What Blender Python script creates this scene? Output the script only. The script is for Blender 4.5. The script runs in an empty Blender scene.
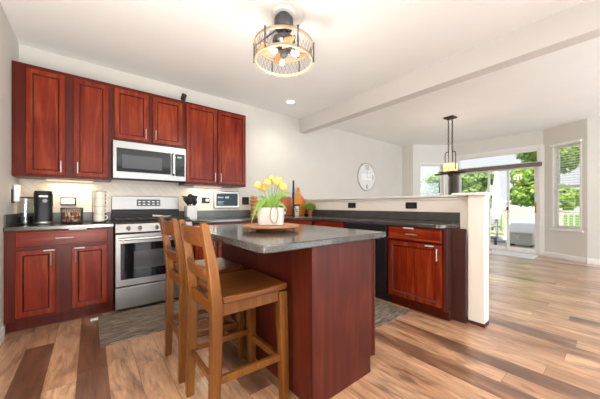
import bpy, bmesh, math, random
from mathutils import Vector, Matrix
random.seed(7)
PI = math.pi
sc = bpy.context.scene
C = bpy.context.collection

# ------------------------------------------------------------------ camera
cam = bpy.data.cameras.new('camera')
cam.sensor_width = 36.0
cam.lens = 36.0 * 258.98 / 600.0
cam.shift_y = (205.175 - 199.5) / 600.0
cam.clip_start = 0.05
co = bpy.data.objects.new('camera', cam); C.objects.link(co)
co.location = (0, 0, 1.098)
co.rotation_euler = (PI / 2, 0, -math.radians(38.9))
sc.camera = co

# ------------------------------------------------------------------ world
w = bpy.data.worlds.new('world'); sc.world = w; w.use_nodes = True
nt = w.node_tree; nt.nodes.clear()
wo = nt.nodes.new('ShaderNodeOutputWorld'); wb = nt.nodes.new('ShaderNodeBackground')
tc = nt.nodes.new('ShaderNodeTexCoord'); sep = nt.nodes.new('ShaderNodeSeparateXYZ')
rp = nt.nodes.new('ShaderNodeValToRGB')
rp.color_ramp.elements[0].position = 0.38; rp.color_ramp.elements[0].color = (.62, .6, .56, 1)
rp.color_ramp.elements[1].position = 0.62; rp.color_ramp.elements[1].color = (.83, .86, .95, 1)
e = rp.color_ramp.elements.new(0.47); e.color = (.93, .94, .96, 1)
mr = nt.nodes.new('ShaderNodeMapRange'); mr.inputs[1].default_value = -1; mr.inputs[2].default_value = 1
nt.links.new(tc.outputs['Generated'], sep.inputs[0]); nt.links.new(sep.outputs['Z'], mr.inputs[0])
nt.links.new(mr.outputs[0], rp.inputs[0]); nt.links.new(rp.outputs[0], wb.inputs['Color'])
wb.inputs['Strength'].default_value = .78
nt.links.new(wb.outputs[0], wo.inputs[0])

# ------------------------------------------------------------------ lights
def area(name, loc, rot, sx, sy, power, col=(1, 1, 1), spread=PI):
    l = bpy.data.lights.new(name, 'AREA'); l.shape = 'RECTANGLE'; l.size = sx; l.size_y = sy
    l.energy = power; l.color = col; l.spread = spread
    o = bpy.data.objects.new(name, l); C.objects.link(o); o.location = loc; o.rotation_euler = rot
    return o
sun = bpy.data.lights.new('sun', 'SUN'); sun.energy = 6.5; sun.angle = math.radians(3); sun.color = (1, .96, .88)
so = bpy.data.objects.new('sun', sun); C.objects.link(so); so.location = (0, 0, 8)
so.rotation_euler = Vector((.62, .12, -.78)).to_track_quat('-Z', 'Y').to_euler()
# unseen area fills added behind the camera, standing in for window daylight
area('rear_fill_light', (1.4, -5.7, 1.3), (PI / 2 + .22, 0, 0), 3.8, 2.3, 75, (.84, .93, 1))
area('rear_fill_light', (5.4, -5.7, 1.3), (PI / 2 + .22, 0, 0), 3.4, 2.3, 135, (.76, .90, 1))
# added fill at the left wall for cabinet sheen; no window is built
area('side_fill_light', (-.55, .75, 1.75), (PI / 2, 0, -PI / 2), 1.5, 1.15, 5, (.95, .98, 1))
# added out-of-frame fills aimed up to bounce off the ceiling, no lamps modelled
for x, y, z, p in ((-.05, .3, .7, 54), (2.8, -3.4, .4, 60), (5.0, -3.4, .4, 62), (.3, -4.0, .4, 55)):
    area('bounce_fill_light', (x, y, z), Vector((-.5, .35, .8) if x < 0 else (0, 0, 1)).to_track_quat('-Z', 'Y').to_euler(), .9, .9, p, (1, .95, .87) if x < 0 else (.80, .92, 1))
# added downward fill above the frame near the camera, with no fixture
area('overhead_fill_light', (.9, -.9, 2.72), (0, 0, 0), 1.6, .6, 26, (1, .97, .92))

# ------------------------------------------------------------------ exposure
sc.view_settings.view_transform = 'Standard'
sc.view_settings.look = 'None'
sc.view_settings.gamma = 1.0
sc.view_settings.use_curve_mapping = False
sc.view_settings.exposure = 0.55
sc.cycles.use_denoising = True
sc.cycles.max_bounces = 10
sc.cycles.diffuse_bounces = 6
sc.cycles.sample_clamp_indirect = 6.0

# ================================================================== materials
def newmat(name):
    m = bpy.data.materials.new(name); m.use_nodes = True
    n = m.node_tree.nodes; b = n['Principled BSDF']
    return m, n, m.node_tree.links, b

def plain(name, col, rough=.5, metal=0., coat=0., spec=.5, noise=0., nscale=30., bump=0.):
    m, n, l, b = newmat(name)
    b.inputs['Base Color'].default_value = (*col, 1); b.inputs['Roughness'].default_value = rough
    b.inputs['Metallic'].default_value = metal; b.inputs['Coat Weight'].default_value = coat
    b.inputs['Coat Roughness'].default_value = .12
    b.inputs['Specular IOR Level'].default_value = spec
    if noise or bump:
        t = n.new('ShaderNodeTexCoord'); x = n.new('ShaderNodeTexNoise')
        x.inputs['Scale'].default_value = nscale; x.inputs['Detail'].default_value = 4
        l.new(t.outputs['Object'], x.inputs['Vector'])
        if noise:
            r = n.new('ShaderNodeValToRGB')
            r.color_ramp.elements[0].position = .3; r.color_ramp.elements[1].position = .7
            r.color_ramp.elements[0].color = (*[c * (1 - noise) for c in col], 1)
            r.color_ramp.elements[1].color = (*[min(1, c * (1 + noise)) for c in col], 1)
            l.new(x.outputs['Fac'], r.inputs[0]); l.new(r.outputs[0], b.inputs['Base Color'])
        if bump:
            bp = n.new('ShaderNodeBump'); bp.inputs['Strength'].default_value = bump
            bp.inputs['Distance'].default_value = .004
            l.new(x.outputs['Fac'], bp.inputs['Height']); l.new(bp.outputs[0], b.inputs['Normal'])
    return m

def wood(name, dark, mid, light, scale=(14, 14, 1.1), rough=.3, coat=.25, spec=.5, blotch=.5):
    m, n, l, b = newmat(name)
    t = n.new('ShaderNodeTexCoord'); mp = n.new('ShaderNodeMapping'); mp.inputs['Scale'].default_value = scale
    oi = n.new('ShaderNodeObjectInfo'); ad = n.new('ShaderNodeVectorMath'); ad.operation = 'ADD'
    ml = n.new('ShaderNodeMath'); ml.operation = 'MULTIPLY'; ml.inputs[1].default_value = 37
    l.new(oi.outputs['Random'], ml.inputs[0])
    l.new(t.outputs['Object'], mp.inputs[0]); l.new(mp.outputs[0], ad.inputs[0]); l.new(ml.outputs[0], ad.inputs[1])
    x = n.new('ShaderNodeTexNoise'); x.inputs['Scale'].default_value = 1.6; x.inputs['Detail'].default_value = 7
    x.inputs['Roughness'].default_value = .62; x.inputs['Distortion'].default_value = .7
    l.new(ad.outputs[0], x.inputs['Vector'])
    y = n.new('ShaderNodeTexNoise'); y.inputs['Scale'].default_value = 2.6; y.inputs['Detail'].default_value = 2
    ad2 = n.new('ShaderNodeVectorMath'); ad2.operation = 'ADD'
    l.new(t.outputs['Object'], ad2.inputs[0]); l.new(ml.outputs[0], ad2.inputs[1]); l.new(ad2.outputs[0], y.inputs['Vector'])
    mx = n.new('ShaderNodeMix'); mx.data_type = 'FLOAT'; mx.inputs[0].default_value = blotch * .5
    l.new(x.outputs['Fac'], mx.inputs[2]); l.new(y.outputs['Fac'], mx.inputs[3])
    r = n.new('ShaderNodeValToRGB'); r.color_ramp.elements[0].position = .32; r.color_ramp.elements[1].position = .68
    r.color_ramp.elements[0].color = (*dark, 1); r.color_ramp.elements[1].color = (*light, 1)
    e = r.color_ramp.elements.new(.5); e.color = (*mid, 1)
    l.new(mx.outputs[0], r.inputs[0]); l.new(r.outputs[0], b.inputs['Base Color'])
    b.inputs['Roughness'].default_value = rough; b.inputs['Coat Weight'].default_value = coat
    b.inputs['Coat Roughness'].default_value = .2; b.inputs['Specular IOR Level'].default_value = spec
    return m

def emis(name, col, strength, base=None):
    m, n, l, b = newmat(name)
    b.inputs['Base Color'].default_value = (*(base or col), 1)
    b.inputs['Emission Color'].default_value = (*col, 1); b.inputs['Emission Strength'].default_value = strength
    return m

def glass(name, tint=(1, 1, 1), refl=.06, rough=0.):
    m = bpy.data.materials.new(name); m.use_nodes = True
    n = m.node_tree.nodes; l = m.node_tree.links; n.clear()
    o = n.new('ShaderNodeOutputMaterial'); mx = n.new('ShaderNodeMixShader')
    t = n.new('ShaderNodeBsdfTransparent'); t.inputs[0].default_value = (*tint, 1)
    g = n.new('ShaderNodeBsdfGlossy'); g.inputs['Roughness'].default_value = rough
    mx.inputs[0].default_value = refl
    l.new(t.outputs[0], mx.inputs[1]); l.new(g.outputs[0], mx.inputs[2]); l.new(mx.outputs[0], o.inputs[0])
    return m

def floor_mat():
    m, n, l, b = newmat('plank_floor')
    t = n.new('ShaderNodeTexCoord'); mp = n.new('ShaderNodeMapping')
    mp.inputs['Rotation'].default_value = (0, 0, PI / 2); mp.inputs['Location'].default_value = (.35, .115, 0)
    l.new(t.outputs['Object'], mp.inputs[0])
    def math_(op, a, b=None):
        q = n.new('ShaderNodeMath'); q.operation = op
        for k, v_ in ((0, a), (1, b)):
            if v_ is None: continue
            if isinstance(v_, (int, float)): q.inputs[k].default_value = v_
            else: l.new(v_, q.inputs[k])
        return q.outputs[0]
    sx = n.new('ShaderNodeSeparateXYZ'); l.new(t.outputs['Object'], sx.inputs[0])
    rowf = math_('DIVIDE', math_('ADD', sx.outputs['X'], .07), .157); row = math_('FLOOR', rowf)
    w1 = n.new('ShaderNodeTexWhiteNoise'); w1.noise_dimensions = '1D'; l.new(row, w1.inputs['W'])
    colf = math_('ADD', math_('DIVIDE', sx.outputs['Y'], 1.15), math_('MULTIPLY', w1.outputs['Value'], 7.0)); col = math_('FLOOR', colf)
    cv = n.new('ShaderNodeCombineXYZ'); l.new(row, cv.inputs['X']); l.new(col, cv.inputs['Y'])
    w2 = n.new('ShaderNodeTexWhiteNoise'); w2.noise_dimensions = '2D'; l.new(cv.outputs[0], w2.inputs['Vector'])
    tone = w2.outputs['Value']
    fx = math_('FRACT', rowf); fy = math_('FRACT', colf)
    ex = math_('MULTIPLY', math_('MINIMUM', fx, math_('SUBTRACT', 1, fx)), .157)
    ey = math_('MULTIPLY', math_('MINIMUM', fy, math_('SUBTRACT', 1, fy)), 1.15)
    seam = math_('LESS_THAN', math_('MINIMUM', ex, ey), .0011)
    # plank tone
    r = n.new('ShaderNodeValToRGB'); cr = r.color_ramp; cr.interpolation = 'LINEAR'
    cr.elements[0].position = 0; cr.elements[0].color = (.14, .066, .037, 1)
    cr.elements[1].position = 1; cr.elements[1].color = (.76, .48, .29, 1)
    for p, c in ((.16, (.19, .092, .052)), (.28, (.36, .19, .108)), (.45, (.48, .27, .155)), (.62, (.60, .355, .212)), (.8, (.46, .28, .175))):
        e = cr.elements.new(p); e.color = (*c, 1)
    q3 = n.new('ShaderNodeMapping'); q3.inputs['Scale'].default_value = (5.5, 1.3, 1); l.new(t.outputs['Object'], q3.inputs[0])
    qc = n.new('ShaderNodeCombineXYZ'); l.new(math_('MULTIPLY', tone, 43.0), qc.inputs['Z'])
    qa = n.new('ShaderNodeVectorMath'); qa.operation = 'ADD'; l.new(q3.outputs[0], qa.inputs[0]); l.new(qc.outputs[0], qa.inputs[1])
    qn = n.new('ShaderNodeTexNoise'); qn.inputs['Scale'].default_value = 1.2; qn.inputs['Detail'].default_value = 4; l.new(qa.outputs[0], qn.inputs['Vector'])
    tone2 = math_('ADD', math_('ADD', math_('MULTIPLY', tone, .8), .1), math_('MULTIPLY', math_('SUBTRACT', qn.outputs['Fac'], .5), 1.0))
    l.new(tone2, r.inputs[0])
    # grain, shifted plank by plank
    cx = n.new('ShaderNodeCombineXYZ'); mu = n.new('ShaderNodeMath'); mu.operation = 'MULTIPLY'; mu.inputs[1].default_value = 61
    l.new(tone, mu.inputs[0]); l.new(mu.outputs[0], cx.inputs['X']); l.new(mu.outputs[0], cx.inputs['Z'])
    m2 = n.new('ShaderNodeMapping'); m2.inputs['Scale'].default_value = (11, 1.1, 1); l.new(t.outputs['Object'], m2.inputs[0])
    ad = n.new('ShaderNodeVectorMath'); ad.operation = 'ADD'; l.new(m2.outputs[0], ad.inputs[0]); l.new(cx.outputs[0], ad.inputs[1])
    g = n.new('ShaderNodeTexNoise'); g.inputs['Scale'].default_value = 1.9; g.inputs['Detail'].default_value = 9
    g.inputs['Roughness'].default_value = .72; g.inputs['Distortion'].default_value = 1.6
    l.new(ad.outputs[0], g.inputs['Vector'])
    gr = n.new('ShaderNodeValToRGB'); gr.color_ramp.elements[0].position = .3; gr.color_ramp.elements[0].color = (.30, .23, .19, 1)
    gr.color_ramp.elements[1].position = .68; gr.color_ramp.elements[1].color = (1.24, 1.22, 1.18, 1)
    e = gr.color_ramp.elements.new(.46); e.color = (.84, .80, .76, 1)
    l.new(g.outputs['Fac'], gr.inputs[0])
    mixm = n.new('ShaderNodeMix'); mixm.data_type = 'RGBA'; mixm.blend_type = 'MULTIPLY'; mixm.inputs[0].default_value = 1.0
    l.new(r.outputs[0], mixm.inputs[6]); l.new(gr.outputs[0], mixm.inputs[7])
    # big knotty stains
    m3 = n.new('ShaderNodeMapping'); m3.inputs['Scale'].default_value = (3.2, .9, 1); l.new(t.outputs['Object'], m3.inputs[0])
    ad3 = n.new('ShaderNodeVectorMath'); ad3.operation = 'ADD'; l.new(m3.outputs[0], ad3.inputs[0]); l.new(cx.outputs[0], ad3.inputs[1])
    k = n.new('ShaderNodeTexNoise'); k.inputs['Scale'].default_value = 2.2; k.inputs['Detail'].default_value = 5; k.inputs['Distortion'].default_value = .8
    l.new(ad3.outputs[0], k.inputs['Vector'])
    kr = n.new('ShaderNodeValToRGB'); kr.color_ramp.elements[0].position = .54; kr.color_ramp.elements[0].color = (0, 0, 0, 1)
    kr.color_ramp.elements[1].position = .70; kr.color_ramp.elements[1].color = (.75, .75, .75, 1); l.new(k.outputs['Fac'], kr.inputs[0])
    mk = n.new('ShaderNodeMix'); mk.data_type = 'RGBA'; l.new(kr.outputs[0], mk.inputs[0])
    l.new(mixm.outputs[2], mk.inputs[6]); mk.inputs[7].default_value = (.12, .062, .042, 1)
    mo = n.new('ShaderNodeMix'); mo.data_type = 'RGBA'; l.new(seam, mo.inputs[0])
    l.new(mk.outputs[2], mo.inputs[6]); mo.inputs[7].default_value = (.1, .055, .035, 1)
    l.new(mo.outputs[2], b.inputs['Base Color'])
    b.inputs['Roughness'].default_value = .33; b.inputs['Coat Weight'].default_value = .75; b.inputs['Coat Roughness'].default_value = .2
    rr = n.new('ShaderNodeMapRange'); rr.inputs[3].default_value = .27; rr.inputs[4].default_value = .45
    l.new(g.outputs['Fac'], rr.inputs[0]); l.new(rr.outputs[0], b.inputs['Roughness'])
    bp = n.new('ShaderNodeBump'); bp.inputs['Strength'].default_value = .25; bp.inputs['Distance'].default_value = .002
    l.new(g.outputs['Fac'], bp.inputs['Height']); l.new(bp.outputs[0], b.inputs['Normal'])
    return m

def tile_mat():
    m, n, l, b = newmat('backsplash_tile')
    t = n.new('ShaderNodeTexCoord'); mp = n.new('ShaderNodeMapping'); mp.inputs['Rotation'].default_value = (0, 0, PI / 4)
    sx = n.new('ShaderNodeSeparateXYZ'); cx = n.new('ShaderNodeCombineXYZ'); l.new(t.outputs['Object'], sx.inputs[0])
    l.new(sx.outputs['X'], cx.inputs['X']); l.new(sx.outputs['Z'], cx.inputs['Y']); l.new(cx.outputs[0], mp.inputs[0])
    br = n.new('ShaderNodeTexBrick'); br.inputs['Scale'].default_value = 1
    br.inputs['Brick Width'].default_value = .15; br.inputs['Row Height'].default_value = .06; br.inputs['Mortar Size'].default_value = .0022
    br.inputs['Color1'].default_value = (.60, .52, .43, 1); br.inputs['Color2'].default_value = (.66, .58, .48, 1)
    br.inputs['Mortar'].default_value = (.52, .45, .36, 1)
    l.new(mp.outputs[0], br.inputs['Vector']); l.new(br.outputs['Color'], b.inputs['Base Color'])
    b.inputs['Roughness'].default_value = .25
    return m

def counter_mat(name='laminate_counter', col=(.055, .05, .045), rough=.14):
    m, n, l, b = newmat(name)
    t = n.new('ShaderNodeTexCoord'); x = n.new('ShaderNodeTexNoise'); x.inputs['Scale'].default_value = 130; x.inputs['Detail'].default_value = 3
    y = n.new('ShaderNodeTexNoise'); y.inputs['Scale'].default_value = 9; y.inputs['Detail'].default_value = 5
    l.new(t.outputs['Object'], x.inputs['Vector']); l.new(t.outputs['Object'], y.inputs['Vector'])
    mx = n.new('ShaderNodeMix'); mx.data_type = 'FLOAT'; mx.inputs[0].default_value = .45
    l.new(x.outputs['Fac'], mx.inputs[2]); l.new(y.outputs['Fac'], mx.inputs[3])
    r = n.new('ShaderNodeValToRGB'); r.color_ramp.elements[0].position = .36; r.color_ramp.elements[1].position = .64
    r.color_ramp.elements[0].color = (*[c * .6 for c in col], 1); r.color_ramp.elements[1].color = (*[c * 1.45 for c in col], 1)
    l.new(mx.outputs[0], r.inputs[0]); l.new(r.outputs[0], b.inputs['Base Color'])
    b.inputs['Roughness'].default_value = rough; b.inputs['Specular IOR Level'].default_value = .8
    return m

def steel_mat(name, axis_scale=(2, 2, 140), col=(.30, .292, .285), rough=.36):
    m, n, l, b = newmat(name)
    b.inputs['Metallic'].default_value = 1; b.inputs['Base Color'].default_value = (*col, 1)
    t = n.new('ShaderNodeTexCoord'); mp = n.new('ShaderNodeMapping'); mp.inputs['Scale'].default_value = axis_scale
    x = n.new('ShaderNodeTexNoise'); x.inputs['Scale'].default_value = 2; x.inputs['Detail'].default_value = 3
    l.new(t.outputs['Object'], mp.inputs[0]); l.new(mp.outputs[0], x.inputs['Vector'])
    rr = n.new('ShaderNodeMapRange'); rr.inputs[3].default_value = rough - .06; rr.inputs[4].default_value = rough + .1
    l.new(x.outputs['Fac'], rr.inputs[0]); l.new(rr.outputs[0], b.inputs['Roughness'])
    return m

def rug_mat(name, rot=0.):
    m, n, l, b = newmat(name)
    t = n.new('ShaderNodeTexCoord'); mp = n.new('ShaderNodeMapping'); mp.inputs['Scale'].default_value = (9, 110, 30)
    mp.inputs['Rotation'].default_value = (0, 0, rot)
    l.new(t.outputs['Object'], mp.inputs[0])
    x = n.new('ShaderNodeTexNoise'); x.inputs['Scale'].default_value = 1; x.inputs['Detail'].default_value = 4; x.inputs['Roughness'].default_value = .7
    l.new(mp.outputs[0], x.inputs['Vector'])
    r = n.new('ShaderNodeValToRGB'); r.color_ramp.elements[0].position = .33; r.color_ramp.elements[1].position = .7
    r.color_ramp.elements[0].color = (.06, .046, .036, 1); r.color_ramp.elements[1].color = (.42, .35, .28, 1)
    e = r.color_ramp.elements.new(.5); e.color = (.175, .142, .112, 1)
    l.new(x.outputs['Fac'], r.inputs[0]); l.new(r.outputs[0], b.inputs['Base Color'])
    b.inputs['Roughness'].default_value = .95; b.inputs['Specular IOR Level'].default_value = .1
    bp = n.new('ShaderNodeBump'); bp.inputs['Strength'].default_value = .6; bp.inputs['Distance'].default_value = .004
    l.new(x.outputs['Fac'], bp.inputs['Height']); l.new(bp.outputs[0], b.inputs['Normal'])
    return m

def leaf_mat(name, a, c):
    m, n, l, b = newmat(name)
    t = n.new('ShaderNodeTexCoord'); x = n.new('ShaderNodeTexNoise'); x.inputs['Scale'].default_value = 1.7; x.inputs['Detail'].default_value = 5
    l.new(t.outputs['Object'], x.inputs['Vector'])
    r = n.new('ShaderNodeValToRGB'); r.color_ramp.elements[0].position = .32; r.color_ramp.elements[1].position = .68
    r.color_ramp.elements[0].color = (*a, 1); r.color_ramp.elements[1].color = (*c, 1)
    l.new(x.outputs['Fac'], r.inputs[0]); l.new(r.outputs[0], b.inputs['Base Color']); b.inputs['Roughness'].default_value = .6
    tr = n.new('ShaderNodeBsdfTranslucent'); l.new(r.outputs[0], tr.inputs[0])
    mx = n.new('ShaderNodeMixShader'); mx.inputs[0].default_value = .4
    l.new(b.outputs[0], mx.inputs[1]); l.new(tr.outputs[0], mx.inputs[2]); l.new(mx.outputs[0], n['Material Output'].inputs[0])
    return m

M = {}
M['wall'] = plain('wall_paint', (.61, .58, .535), .75, noise=.02, nscale=3, spec=.2)
M['nook_wall'] = plain('nook_wall_paint', (.69, .675, .63), .75, noise=.02, nscale=3, spec=.2)
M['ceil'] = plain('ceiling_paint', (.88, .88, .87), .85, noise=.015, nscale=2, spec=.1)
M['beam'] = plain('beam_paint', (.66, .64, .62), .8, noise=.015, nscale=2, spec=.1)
M['latch'] = plain('latch_plastic', (.5, .49, .47), .5, noise=.03, nscale=20)
M['trim'] = plain('white_trim_paint', (.80, .78, .75), .4, noise=.015, nscale=5)
M['halfwall'] = plain('cream_half_wall_paint', (.82, .765, .70), .6, noise=.015, nscale=4)
M['floor'] = floor_mat()
M['tile'] = tile_mat()
M['maho'] = wood('mahogany_cabinet', (.10, .006, .002), (.185, .017, .004), (.30, .056, .012), rough=.36, coat=.12, spec=.12)
M['mahoh'] = wood('mahogany_drawer', (.10, .006, .002), (.185, .017, .004), (.30, .056, .012), (1.1, 14, 14), rough=.36, coat=.12, spec=.12)
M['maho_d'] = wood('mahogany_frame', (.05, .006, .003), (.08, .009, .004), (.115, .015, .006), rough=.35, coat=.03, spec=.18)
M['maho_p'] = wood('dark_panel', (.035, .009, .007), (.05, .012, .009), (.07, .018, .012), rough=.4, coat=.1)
M['toe'] = plain('dark_toe_kick', (.06, .014, .01), .5, noise=.2, nscale=12)
M['glaze'] = plain('dark_glaze', (.04, .006, .003), .4, noise=.2, nscale=30)
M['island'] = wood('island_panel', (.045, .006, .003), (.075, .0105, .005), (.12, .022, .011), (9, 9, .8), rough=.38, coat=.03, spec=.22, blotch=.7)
M['counter'] = counter_mat()
M['counter_e'] = counter_mat('laminate_edge', (.05, .048, .045), .35)
M['steel'] = steel_mat('brushed_steel')
M['steel_v'] = steel_mat('brushed_steel_handle', (40, 40, 4), (.72, .71, .69), .22)
M['nickel'] = plain('satin_nickel', (.5, .48, .46), .34, 1)
M['blackgl'] = plain('black_glass', (.006, .006, .007), .06)
M['black'] = plain('black_plastic', (.010, .010, .011), .45, spec=.3, noise=.2, nscale=60)
M['blackm'] = plain('black_matte', (.016, .015, .015), .6, noise=.2, nscale=40)
M['iron'] = plain('cast_iron', (.02, .02, .021), .55, noise=.3, nscale=90, bump=.2)
M['gunmetal'] = plain('gunmetal', (.10, .10, .105), .38, .85)
M['greyglass'] = plain('grey_screen', (.055, .055, .06), .12)
M['oak'] = wood('golden_oak', (.085, .025, .0035), (.14, .046, .006), (.205, .076, .011), (16, 16, 1.4), rough=.36, coat=.1, spec=.25)
M['oakh'] = wood('golden_oak_seat', (.07, .019, .003), (.125, .037, .006), (.21, .07, .013), (1.4, 16, 16), rough=.34, coat=.1, spec=.25)
M['palewood'] = wood('pale_wood', (.26, .185, .11), (.34, .25, .155), (.42, .32, .21), (6, 6, 6), rough=.5, coat=0)
M['blade'] = wood('walnut_blade', (.2, .075, .03), (.32, .13, .05), (.42, .19, .08), (4, 20, 20), rough=.4, coat=.1)
M['board'] = wood('acacia_board', (.2, .065, .024), (.36, .14, .055), (.52, .25, .12), (2, 16, 16), rough=.45, coat=.1)
M['orangewood'] = wood('orange_board', (.46, .13, .012), (.62, .21, .022), (.72, .29, .045), (12, 12, 1.2), rough=.4, coat=.1)
M['redwood'] = wood('reddish_board', (.33, .075, .02), (.45, .12, .03), (.55, .18, .05), (12, 12, 1.2), rough=.45, coat=.1)
M['tower'] = wood('honey_wood', (.36, .16, .05), (.5, .25, .09), (.65, .38, .17), (10, 10, 10), rough=.5, coat=0)
M['white'] = plain('white_ceramic', (.68, .67, .65), .3, noise=.02, nscale=8)
M['stonepot'] = plain('pale_cement_pot', (.52, .5, .47), .6, noise=.12, nscale=18)
M['whitep'] = plain('white_plastic', (.82, .82, .81), .4, noise=.015, nscale=8)
M['cream'] = plain('cream_ceramic', (.74, .68, .58), .35, noise=.03, nscale=12)
M['fabricgrey'] = plain('brown_fabric', (.17, .145, .115), .85, noise=.1, nscale=50)
M['glass'] = glass('window_glass', (.97, .99, .98), .05)
M['jar'] = glass('jar_glass', (.90, .92, .92), .12, .05)
M['rug'] = rug_mat('woven_rug'); M['rugv'] = rug_mat('woven_mat', PI / 2)
M['bronze'] = plain('dark_bronze', (.055, .035, .022), .45, .6, noise=.3, nscale=30)
M['amber'] = emis('amber_glass', (1.0, .42, .12), .95, (.8, .45, .2))
_n = M['amber'].node_tree; _x = _n.nodes.new('ShaderNodeTexNoise'); _x.inputs['Scale'].default_value = 14; _x.inputs['Detail'].default_value = 3
_t = _n.nodes.new('ShaderNodeTexCoord'); _r = _n.nodes.new('ShaderNodeValToRGB'); _r.color_ramp.elements[0].position = .38; _r.color_ramp.elements[1].position = .62
_r.color_ramp.elements[0].color = (.8, .24, .05, 1); _r.color_ramp.elements[1].color = (1, .75, .42, 1)
_n.links.new(_t.outputs['Object'], _x.inputs['Vector']); _n.links.new(_x.outputs['Fac'], _r.inputs[0]); _n.links.new(_r.outputs[0], _n.nodes['Principled BSDF'].inputs['Emission Color'])
M['bulb'] = emis('lit_bulb', (1.0, .74, .45), 3)
M['down'] = emis('downlight_lens', (1, .94, .84), 5)
M['ucl'] = emis('under_cabinet_lens', (1, .62, .28), .7)
M['terra'] = plain('terracotta', (.36, .13, .06), .7, noise=.15, nscale=25)
M['herb'] = leaf_mat('herb_leaf', (.18, .36, .03), (.45, .58, .1))
M['tulipleaf'] = leaf_mat('tulip_leaf', (.16, .34, .04), (.4, .56, .13))
M['petal'] = plain('yellow_petal', (.82, .54, .14), .5, noise=.3, nscale=40)
M['petal'].node_tree.nodes['Principled BSDF'].inputs['Subsurface Weight'].default_value = .1
M['stem'] = plain('green_stem', (.22, .38, .08), .5, noise=.15, nscale=30)
M['twine'] = plain('twine', (.34, .24, .13), .9, noise=.3, nscale=120)
M['navy'] = plain('navy_label', (.02, .035, .09), .35, noise=.2, nscale=30)
M['screen'] = emis('lit_screen', (.012, .03, .05), .5, (.008, .012, .016))
M['screen2'] = emis('lit_screen_graphics', (.32, .5, .55), .7, (.1, .1, .1))
M['pod'] = plain('foil_pods', (.4, .09, .05), .35, noise=.6, nscale=60)
M['podw'] = plain('pale_pods', (.65, .5, .33), .4, noise=.3, nscale=60)
M['leafA'] = leaf_mat('tree_leaf_bright', (.14, .32, .02), (.46, .62, .10))
M['leafB'] = leaf_mat('tree_leaf_mid', (.16, .3, .06), (.42, .56, .2))
M['leafC'] = leaf_mat('tree_leaf_pale', (.3, .42, .2), (.58, .7, .42))
M['bark'] = plain('bark', (.12, .085, .06), .9, noise=.4, nscale=14, bump=.6)
M['lawn'] = plain('lawn', (.12, .24, .05), .9, noise=.3, nscale=2)
M['deckw'] = wood('grey_deck', (.36, .34, .31), (.46, .44, .41), (.55, .53, .5), (1, 20, 20), rough=.7, coat=0)
M['railw'] = plain('weathered_rail', (.46, .41, .33), .8, noise=.15, nscale=20)
M['siding'] = plain('white_siding', (.78, .79, .80), .6, noise=.03, nscale=6)
M['roof'] = plain('grey_shingle', (.3, .3, .31), .9, noise=.2, nscale=20)
M['canvas'] = plain('pale_canvas', (.70, .71, .73), .8, noise=.06, nscale=14)
M['canvasgrey'] = plain('grey_resin', (.5, .5, .49), .6, noise=.06, nscale=12)
M['grillgrey'] = plain('grill_grey', (.35, .35, .36), .5, noise=.1, nscale=20)
M['greymetal'] = plain('dark_grey_metal', (.06, .065, .06), .5, noise=.15, nscale=20)
M['clockface'] = plain('frosted_clock_face', (.74, .75, .73), .25, noise=.04, nscale=6)
M['clockrim'] = plain('silver_clock_rim', (.5, .51, .5), .3, .6)
M['ink'] = plain('grey_numeral', (.09, .09, .09), .6, noise=.1)
M['handlewood'] = plain('wood_door_pull', (.30, .12, .04), .4, noise=.2, nscale=40)
M['blind'] = plain('white_blind', (.83, .83, .82), .5, noise=.01, nscale=5)

# ================================================================== helpers
def box(bm, x0, x1, y0, y1, z0, z1):
    v = [bm.verts.new(p) for p in ((x0, y0, z0), (x1, y0, z0), (x1, y1, z0), (x0, y1, z0), (x0, y0, z1), (x1, y0, z1), (x1, y1, z1), (x0, y1, z1))]
    for f in ((0, 3, 2, 1), (4, 5, 6, 7), (0, 1, 5, 4), (1, 2, 6, 5), (2, 3, 7, 6), (3, 0, 4, 7)):
        bm.faces.new([v[i] for i in f])
    return v

def prism(bm, poly, a, b, axis='z'):
    """poly: 2d points; axis z -> (x,y), y -> (x,z), x -> (y,z)"""
    def P(p, t):
        return {'z': (p[0], p[1], t), 'y': (p[0], t, p[1]), 'x': (t, p[0], p[1])}[axis]
    A = [bm.verts.new(P(p, a)) for p in poly]; B = [bm.verts.new(P(p, b)) for p in poly]
    n = len(poly)
    bm.faces.new(A[::-1]); bm.faces.new(B)
    for i in range(n):
        bm.faces.new((A[i], A[(i + 1) % n], B[(i + 1) % n], B[i]))

def lathe(bm, prof, seg=24, c=(0, 0, 0), a0=0., a1=2 * PI):
    full = abs(a1 - a0 - 2 * PI) < 1e-6
    rings = []
    for r, z in prof:
        if r < 1e-6:
            rings.append([bm.verts.new((c[0], c[1], c[2] + z))]); continue
        n = seg if full else seg + 1
        rings.append([bm.verts.new((c[0] + r * math.cos(a0 + (a1 - a0) * i / seg), c[1] + r * math.sin(a0 + (a1 - a0) * i / seg), c[2] + z)) for i in range(n)])
    for A, B in zip(rings, rings[1:]):
        for i in range(seg):
            j = (i + 1) % seg if full else i + 1
            if len(A) == 1 and len(B) == 1: break
            if len(A) == 1: bm.faces.new((A[0], B[j], B[i]))
            elif len(B) == 1: bm.faces.new((A[i], A[j], B[0]))
            else: bm.faces.new((A[i], A[j], B[j], B[i]))

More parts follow.
